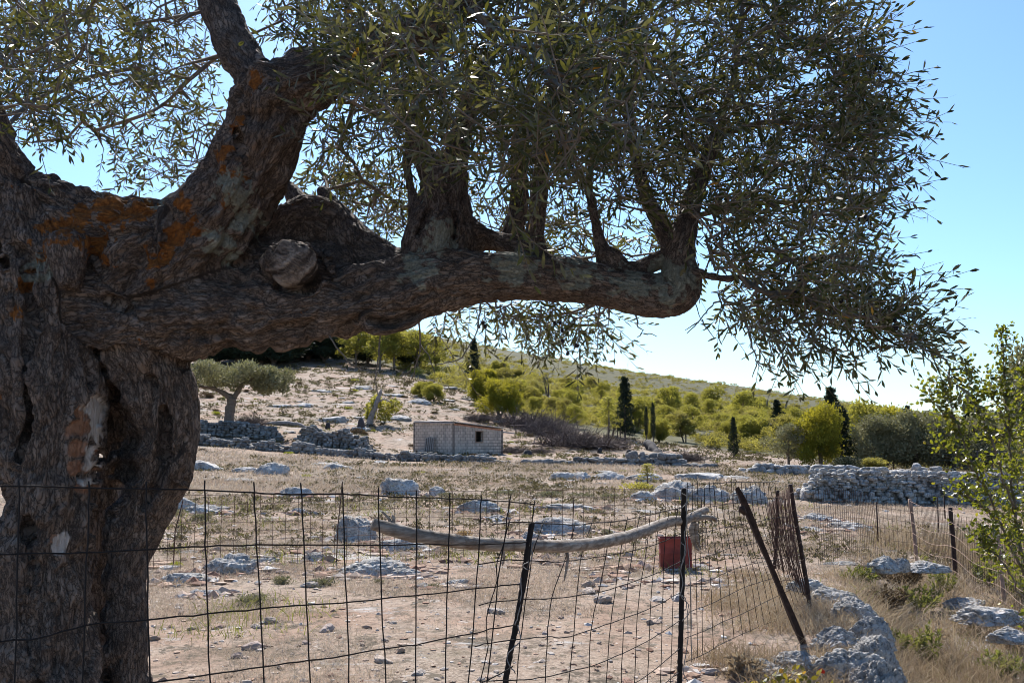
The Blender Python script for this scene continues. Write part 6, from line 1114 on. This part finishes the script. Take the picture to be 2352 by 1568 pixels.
def grass(name, label, n_, xr, yr, mask, hr, wr, mat, seed, lean=.6, pw=1.6, cat='grass'):
    rng = np.random.default_rng(seed); y = yr[0] + (yr[1] - yr[0]) * rng.random(n_ * 3) ** pw; x = (xr[0] + (xr[1] - xr[0]) * rng.random(n_ * 3)) * y; q = np.stack([x, y], 1); q = q[mask(x, y) > rng.random(len(q))][:n_]; n_ = len(q)
    sc = .5 + q[:, 1] / 14; h = (hr[0] + (hr[1] - hr[0]) * rng.random(n_) ** 1.7) * np.sqrt(sc); w_ = (wr[0] + (wr[1] - wr[0]) * rng.random(n_)) * sc
    V, T, Q = blades(n_, q, h, w_, rng, lean); hue = np.clip(rng.random(n_) * .7 + .3 * fbm(np.stack([q[:, 0], q[:, 1], 0 * q[:, 0]], 1) * .7, 2, seed) + .15, 0, 1)
    return tag(link(name, np_mesh(name, V, [T, Q], {'hue': np.repeat(hue, 5)}, smooth=False), M[mat]), label, cat, kind='stuff')
M['straw'] = leaf_mat('dry_straw', [(0, (.20, .145, .10)), (.5, (.40, .315, .235)), (1, (.62, .54, .44))], None, .3, (.5, .4, .28), .75, .2)
M['weed'] = leaf_mat('dry_weeds', [(0, (.12, .075, .045)), (.4, (.27, .19, .12)), (.8, (.46, .37, .26)), (1, (.58, .50, .38))], None, .3, (.42, .32, .18), .75, .2)
M['green_weed'] = leaf_mat('green_weed', [(0, (.07, .085, .02)), (.6, (.15, .16, .04)), (1, (.24, .23, .08))], None, .4, (.34, .34, .06), .65, .25)
p3 = lambda x, y: np.stack([x, y, 0 * x], -1)
low = lambda x, y: sstep(.33, .40, x / y) * (y < 19)      # the low overgrown ground on the right
fieldm = lambda x, y: (1 - low(x, y)) * sstep(-.12, .22, fbm(p3(x, y) * .75, 4, 15) + .06 * (y > 9))
grass('dry_grass', 'short pale dry grass over the stony field', 190000, (-.56, .62), (5, 34), fieldm, (.02, .115), (.0022, .0045), 'straw', 3, .9, 1.7)
grass('straw_litter', 'pale broken straw lying flat over the dry ground', 60000, (-.56, .5), (5, 22), lambda x, y: (1 - low(x, y)) * (.35 + .65 * sstep(-.2, .3, fbm(p3(x, y) * .9, 3, 77))), (.02, .07), (.002, .004), 'straw', 13, 7.0, 1.5)
grass('far_dry_grass', 'pale dry grass on the farther field', 60000, (-.45, .6), (28, 62), lambda x, y: sstep(-.3, .3, fbm(p3(x, y) * .15, 3, 25) + .15), (.05, .14), (.004, .009), 'straw', 4, .6, 1.2)
grass('dry_weeds', 'dense dry stalks over the low ground at the right', 60000, (.30, .68), (5.2, 19), lambda x, y: low(x, y) * sstep(-.45, .15, fbm(p3(x, y) * .8, 3, 35) + .15), (.06, .38), (.003, .006), 'weed', 5, .75, 1.3)
grass('bank_grass', 'dry grass along the ledge and fence foot', 26000, (.14, .40), (6.0, 12), lambda x, y: sstep(.18, .26, x / y + .05 * fbm(p3(x, y) * 2, 2, 3)) * sstep(-.3, .2, fbm(p3(x, y) * 1.5, 2, 36) + .1), (.05, .22), (.0025, .005), 'weed', 6, .8, 1.1)
grass('green_weeds', 'low green weeds between the stones and over the right bank', 9000, (-.5, .62), (8, 26), lambda x, y: sstep(.3, .6, fbm(p3(x, y) * .45, 3, 55) + .5 * low(x, y)), (.03, .2), (.003, .007), 'green_weed', 7, .7, 1.4)
def clump(name, u, v, hpx, wpx, mat, label, n_, seed, d=None, cat='weed', leaf=.035):
    rng = np.random.default_rng(seed); c = hit(u, v, 2) if d is None else onground(u, d); s = c[1] / FPX; H = hpx * s; Wd = wpx * s / 2; r = empty(name, c, label, cat)
    ns = max(6, n_ // 40); a = rng.random(ns) * 6.28; rr_ = rng.random(ns) ** .5; tip = np.stack([np.cos(a) * rr_ * Wd, np.sin(a) * rr_ * Wd, H * (1 - .45 * rr_ ** 2) * (.7 + .35 * rng.random(ns))], 1); b = tip * [.25, .25, 0]
    sh = np.stack([b, b * .5 + tip * .5 + rng.normal(size=(ns, 3)) * H * .05, tip], 1); mb = MB(); tubes_np(mb, sh, np.tile([.004, .003, .0012], (ns, 1)), 3)
    i = rng.integers(0, ns, n_); t = (.2 + .8 * rng.random(n_))[:, None]; pos = (1 - t) ** 2 * sh[i, 0] + 2 * t * (1 - t) * sh[i, 1] + t * t * sh[i, 2]; dr = unit(unit(sh[i, 2] - sh[i, 0]) * .7 + rng.normal(size=(n_, 3)) * .6)
    link('stems', mb.mesh('stems'), M['twig'], r); link('leaves', leaf_mesh('leaves', [pos, dr, unit(rng.normal(size=(n_, 3))), leaf * (.6 + .8 * rng.random(n_)), leaf * .3 * (.6 + .8 * rng.random(n_)), np.clip(.5 + .25 * rng.normal(size=n_), 0, 1)], rng), M[mat], r); return r
for i, (u, v, h_, w_, mt, lab, n_, d) in enumerate([(2110, 1405, 70, 120, 'green_weed', 'light green bushy weed in the middle of the overgrown hollow', 1300, None), (2165, 1370, 70, 70, 'green_weed', 'pale green weed clump by the rusty post', 800, None), (2135, 1535, 110, 80, 'green_weed', 'tall thin dark-stemmed green weed in the dry stalks', 700, None), (2300, 1560, 70, 110, 'green_weed', 'round green weed clump at the lower right', 1100, None), (2060, 1500, 50, 70, 'green_weed', 'low green weed beside the dark ledge', 500, None), (1955, 1320, 40, 80, 'green_weed', 'dark green bramble patch left of the hollow', 700, 11.5), (2050, 1285, 60, 110, 'cushion', 'brown dead bramble mound above the hollow', 1200, 13.0), (1990, 1300, 40, 80, 'cushion', 'smaller brown dead mound left of the bramble mound', 800, 12.6), (2100, 1275, 40, 60, 'green_weed', 'green and yellow weed at the foot of the pale post', 500, 14.5), (2010, 1360, 60, 110, 'cushion', 'dark tangle of dead stems in the hollow', 1100, 10.8), (2090, 1390, 40, 120, 'weed', 'bleached stems leaning out of the hollow', 500, 10.2), (2320, 1400, 90, 90, 'green_weed', 'green weeds growing behind the right-hand fence', 1100, 12.5), (2240, 1330, 70, 90, 'green_weed', 'leafy weeds between the rusty posts', 900, 13.5), (2340, 1500, 60, 90, 'weed', 'reddish dry weeds at the right edge', 800, None), (1930, 1500, 44, 70, 'straw', 'blond tuft of dry grass on the fluted boulder', 500, 7.2), (1690, 1560, 40, 110, 'weed', 'dry brown weeds left of the bramble', 700, 6.9)]):
    clump('weed_clump', u, v, h_, w_, mt, lab, n_, 200 + i, d, leaf=.045 if mt == 'green_weed' else .05)
# tall thorny bush at the right edge
TBU = empty('thorny_bush', onground(2440, 5.6), 'tall backlit thorny bush with small bright green leaves at the right edge', 'bush'); b0 = np.array(TBU.location); rng = np.random.default_rng(8)
ST = [[(2440, 1640, 5.6), (2400, 1500, 5.5), (2370, 1380, 5.4), (2290, 1180, 5.3), (2230, 1060, 5.2), (2190, 950, 5.2), (2166, 868, 5.2)], [(2370, 1380, 5.4), (2335, 1200, 5.4), (2322, 1050, 5.4), (2312, 900, 5.4), (2300, 762, 5.4)], [(2330, 1180, 5.4), (2290, 1040, 5.3), (2250, 950, 5.3), (2224, 846, 5.3)], [(2440, 1600, 5.6), (2390, 1300, 5.5), (2370, 1050, 5.5), (2352, 860, 5.5)], [(2400, 1450, 5.5), (2330, 1340, 5.2), (2280, 1260, 5.1), (2250, 1230, 5.1)], [(2300, 1200, 5.3), (2235, 1150, 5.2), (2200, 1130, 5.2)], [(2240, 1080, 5.2), (2190, 1040, 5.2), (2165, 1020, 5.2)], [(2195, 960, 5.2), (2160, 940, 5.2), (2125, 905, 5.2)], [(2320, 1000, 5.4), (2290, 930, 5.4), (2275, 880, 5.4)], [(2420, 1500, 5.4), (2360, 1450, 5.0), (2330, 1420, 5.0)]]
mb = MB(); sprb = []; sprd = []
for st in ST:
    s_ = spline(st, 8); q = P(s_[:, 0], s_[:, 1], s_[:, 2]) + rng.normal(size=(len(s_), 3)) * .006; tube(mb, q, np.linspace(.011 if len(st) > 4 else .007, .0018, len(q)), 5)
    tl = unit(np.gradient(q, axis=0)); n_ = int(np.linalg.norm(np.diff(q, axis=0), axis=1).sum() / .014)
    i = rng.integers(max(0, len(q) // 5), len(q), n_); sprb.append(q[i]); sprd.append(unit(tl[i] * .8 + rng.normal(size=(n_, 3)) * .7 + [0, 0, .2]))
poly = [(2325, 1010), (2350, 960), (2440, 900), (2440, 1420), (2340, 1390), (2300, 1290), (2255, 1240), (2310, 1150)]; qq = inpoly(poly, 330, rng); sprb.append(P(qq[:, 0], qq[:, 1], 5.1 + .8 * rng.random(330))); sprd.append(unit(rng.normal(size=(330, 3)) + [-.2, 0, .7]))
sb, sdr = np.concatenate(sprb), np.concatenate(sprd); dq_ = sb - [0, 0, CAMZ]; vq_ = 784 - FPX * (dq_[:, 2] * cp - dq_[:, 1] * sp) / (dq_[:, 1] * cp + dq_[:, 2] * sp); uq_ = 1176 + FPX * dq_[:, 0] / (dq_[:, 1] * cp + dq_[:, 2] * sp); kq_ = (vq_ < 1300 + .5 * (uq_ - 2300)) | (rng.random(len(sb)) < .06); sb, sdr = sb[kq_], sdr[kq_]; tipk = np.interp(sb[:, 2], [1.6, 2.1], [1, .55])
ar, sh = sprigs(sb, sdr, (.07 + .10 * rng.random(len(sb))) * tipk, rng, 4, .032, .015, .8, .0, np.clip(.5 + .25 * rng.normal(size=len(sb)), 0, 1)); tubes_np(mb, sh, np.tile([.0014, .0012, .001, .0006], (len(sh), 1)), 3)
M['thorn_leaf'] = leaf_mat('thorn_bush_leaf', [(0, (.018, .026, .008)), (.5, (.04, .052, .012)), (.85, (.13, .14, .02)), (1, (.30, .20, .03))], None, .45, (.40, .42, .02), .35, .5)
mb.build('stems', M['twig'], TBU).location = tuple(-b0); link('leaves', leaf_mesh('leaves', ar, rng, ((.3, .85), (.65, 1.0))), M['thorn_leaf'], TBU).location = tuple(-b0)
# bramble at the bottom edge with a red berry
BR = empty('bramble', onground(1800, 5.9), 'low bramble with yellow and green leaves and one red leaf at the bottom edge', 'bramble'); b0 = np.array(BR.location); rng = np.random.default_rng(18); n_ = 150
qq = inpoly([(1690, 1600), (1720, 1560), (1790, 1535), (1850, 1530), (1890, 1550), (1930, 1600)], n_, rng); pb_ = P(qq[:, 0], qq[:, 1] + 4, 5.75 + .3 * rng.random(n_)); hv = rng.random(n_)
V = leaf_mesh('leaves', [pb_, unit(rng.normal(size=(n_, 3)) + [0, -.2, .3]), unit(rng.normal(size=(n_, 3)) * .5 + [0, -.5, .8]), .028 + .028 * rng.random(n_), .018 + .02 * rng.random(n_), hv], rng, ((.25, .9), (.6, 1)))
M['bramble_leaf'] = leaf_mat('bramble_leaf', [(0, (.03, .05, .015)), (.45, (.07, .09, .02)), (.7, (.28, .22, .03)), (.9, (.40, .26, .03)), (1, (.30, .08, .03))], None, .4, (.5, .38, .03), .5, .3)
link('leaves', V, M['bramble_leaf'], BR).location = tuple(-b0); mb = MB(); i = rng.integers(0, n_, 60); j = rng.integers(0, n_, 60); tubes_np(mb, np.stack([pb_[i], (pb_[i] + pb_[j]) / 2 + [0, 0, .04], pb_[j]], 1)[np.linalg.norm(pb_[i] - pb_[j], axis=1) < .25], np.tile([.002, .0017, .0012], ((np.linalg.norm(pb_[i] - pb_[j], axis=1) < .25).sum(), 1)), 3)
mb.build('stems', M['twig'], BR).location = tuple(-b0); V2, T2 = ico(2); M['red_leaf'] = plain('red_leaf', (.5, .03, .015), .4, .2, 20, 0); c = P(1885, 1545, 5.8); ml = leaf_mesh('red_leaf', [np.array([c, c + [.004, 0, 0]]), unit(np.array([[.2, 0, 1], [.7, -.2, .7]])), np.array([[0, -1., .3], [.3, -1, .2]]), np.array([.032, .026]), np.array([.03, .022]), np.array([.9, .9])], rng); ml.materials.clear(); link('red_leaf', ml, M['red_leaf'], BR).location = tuple(-b0)
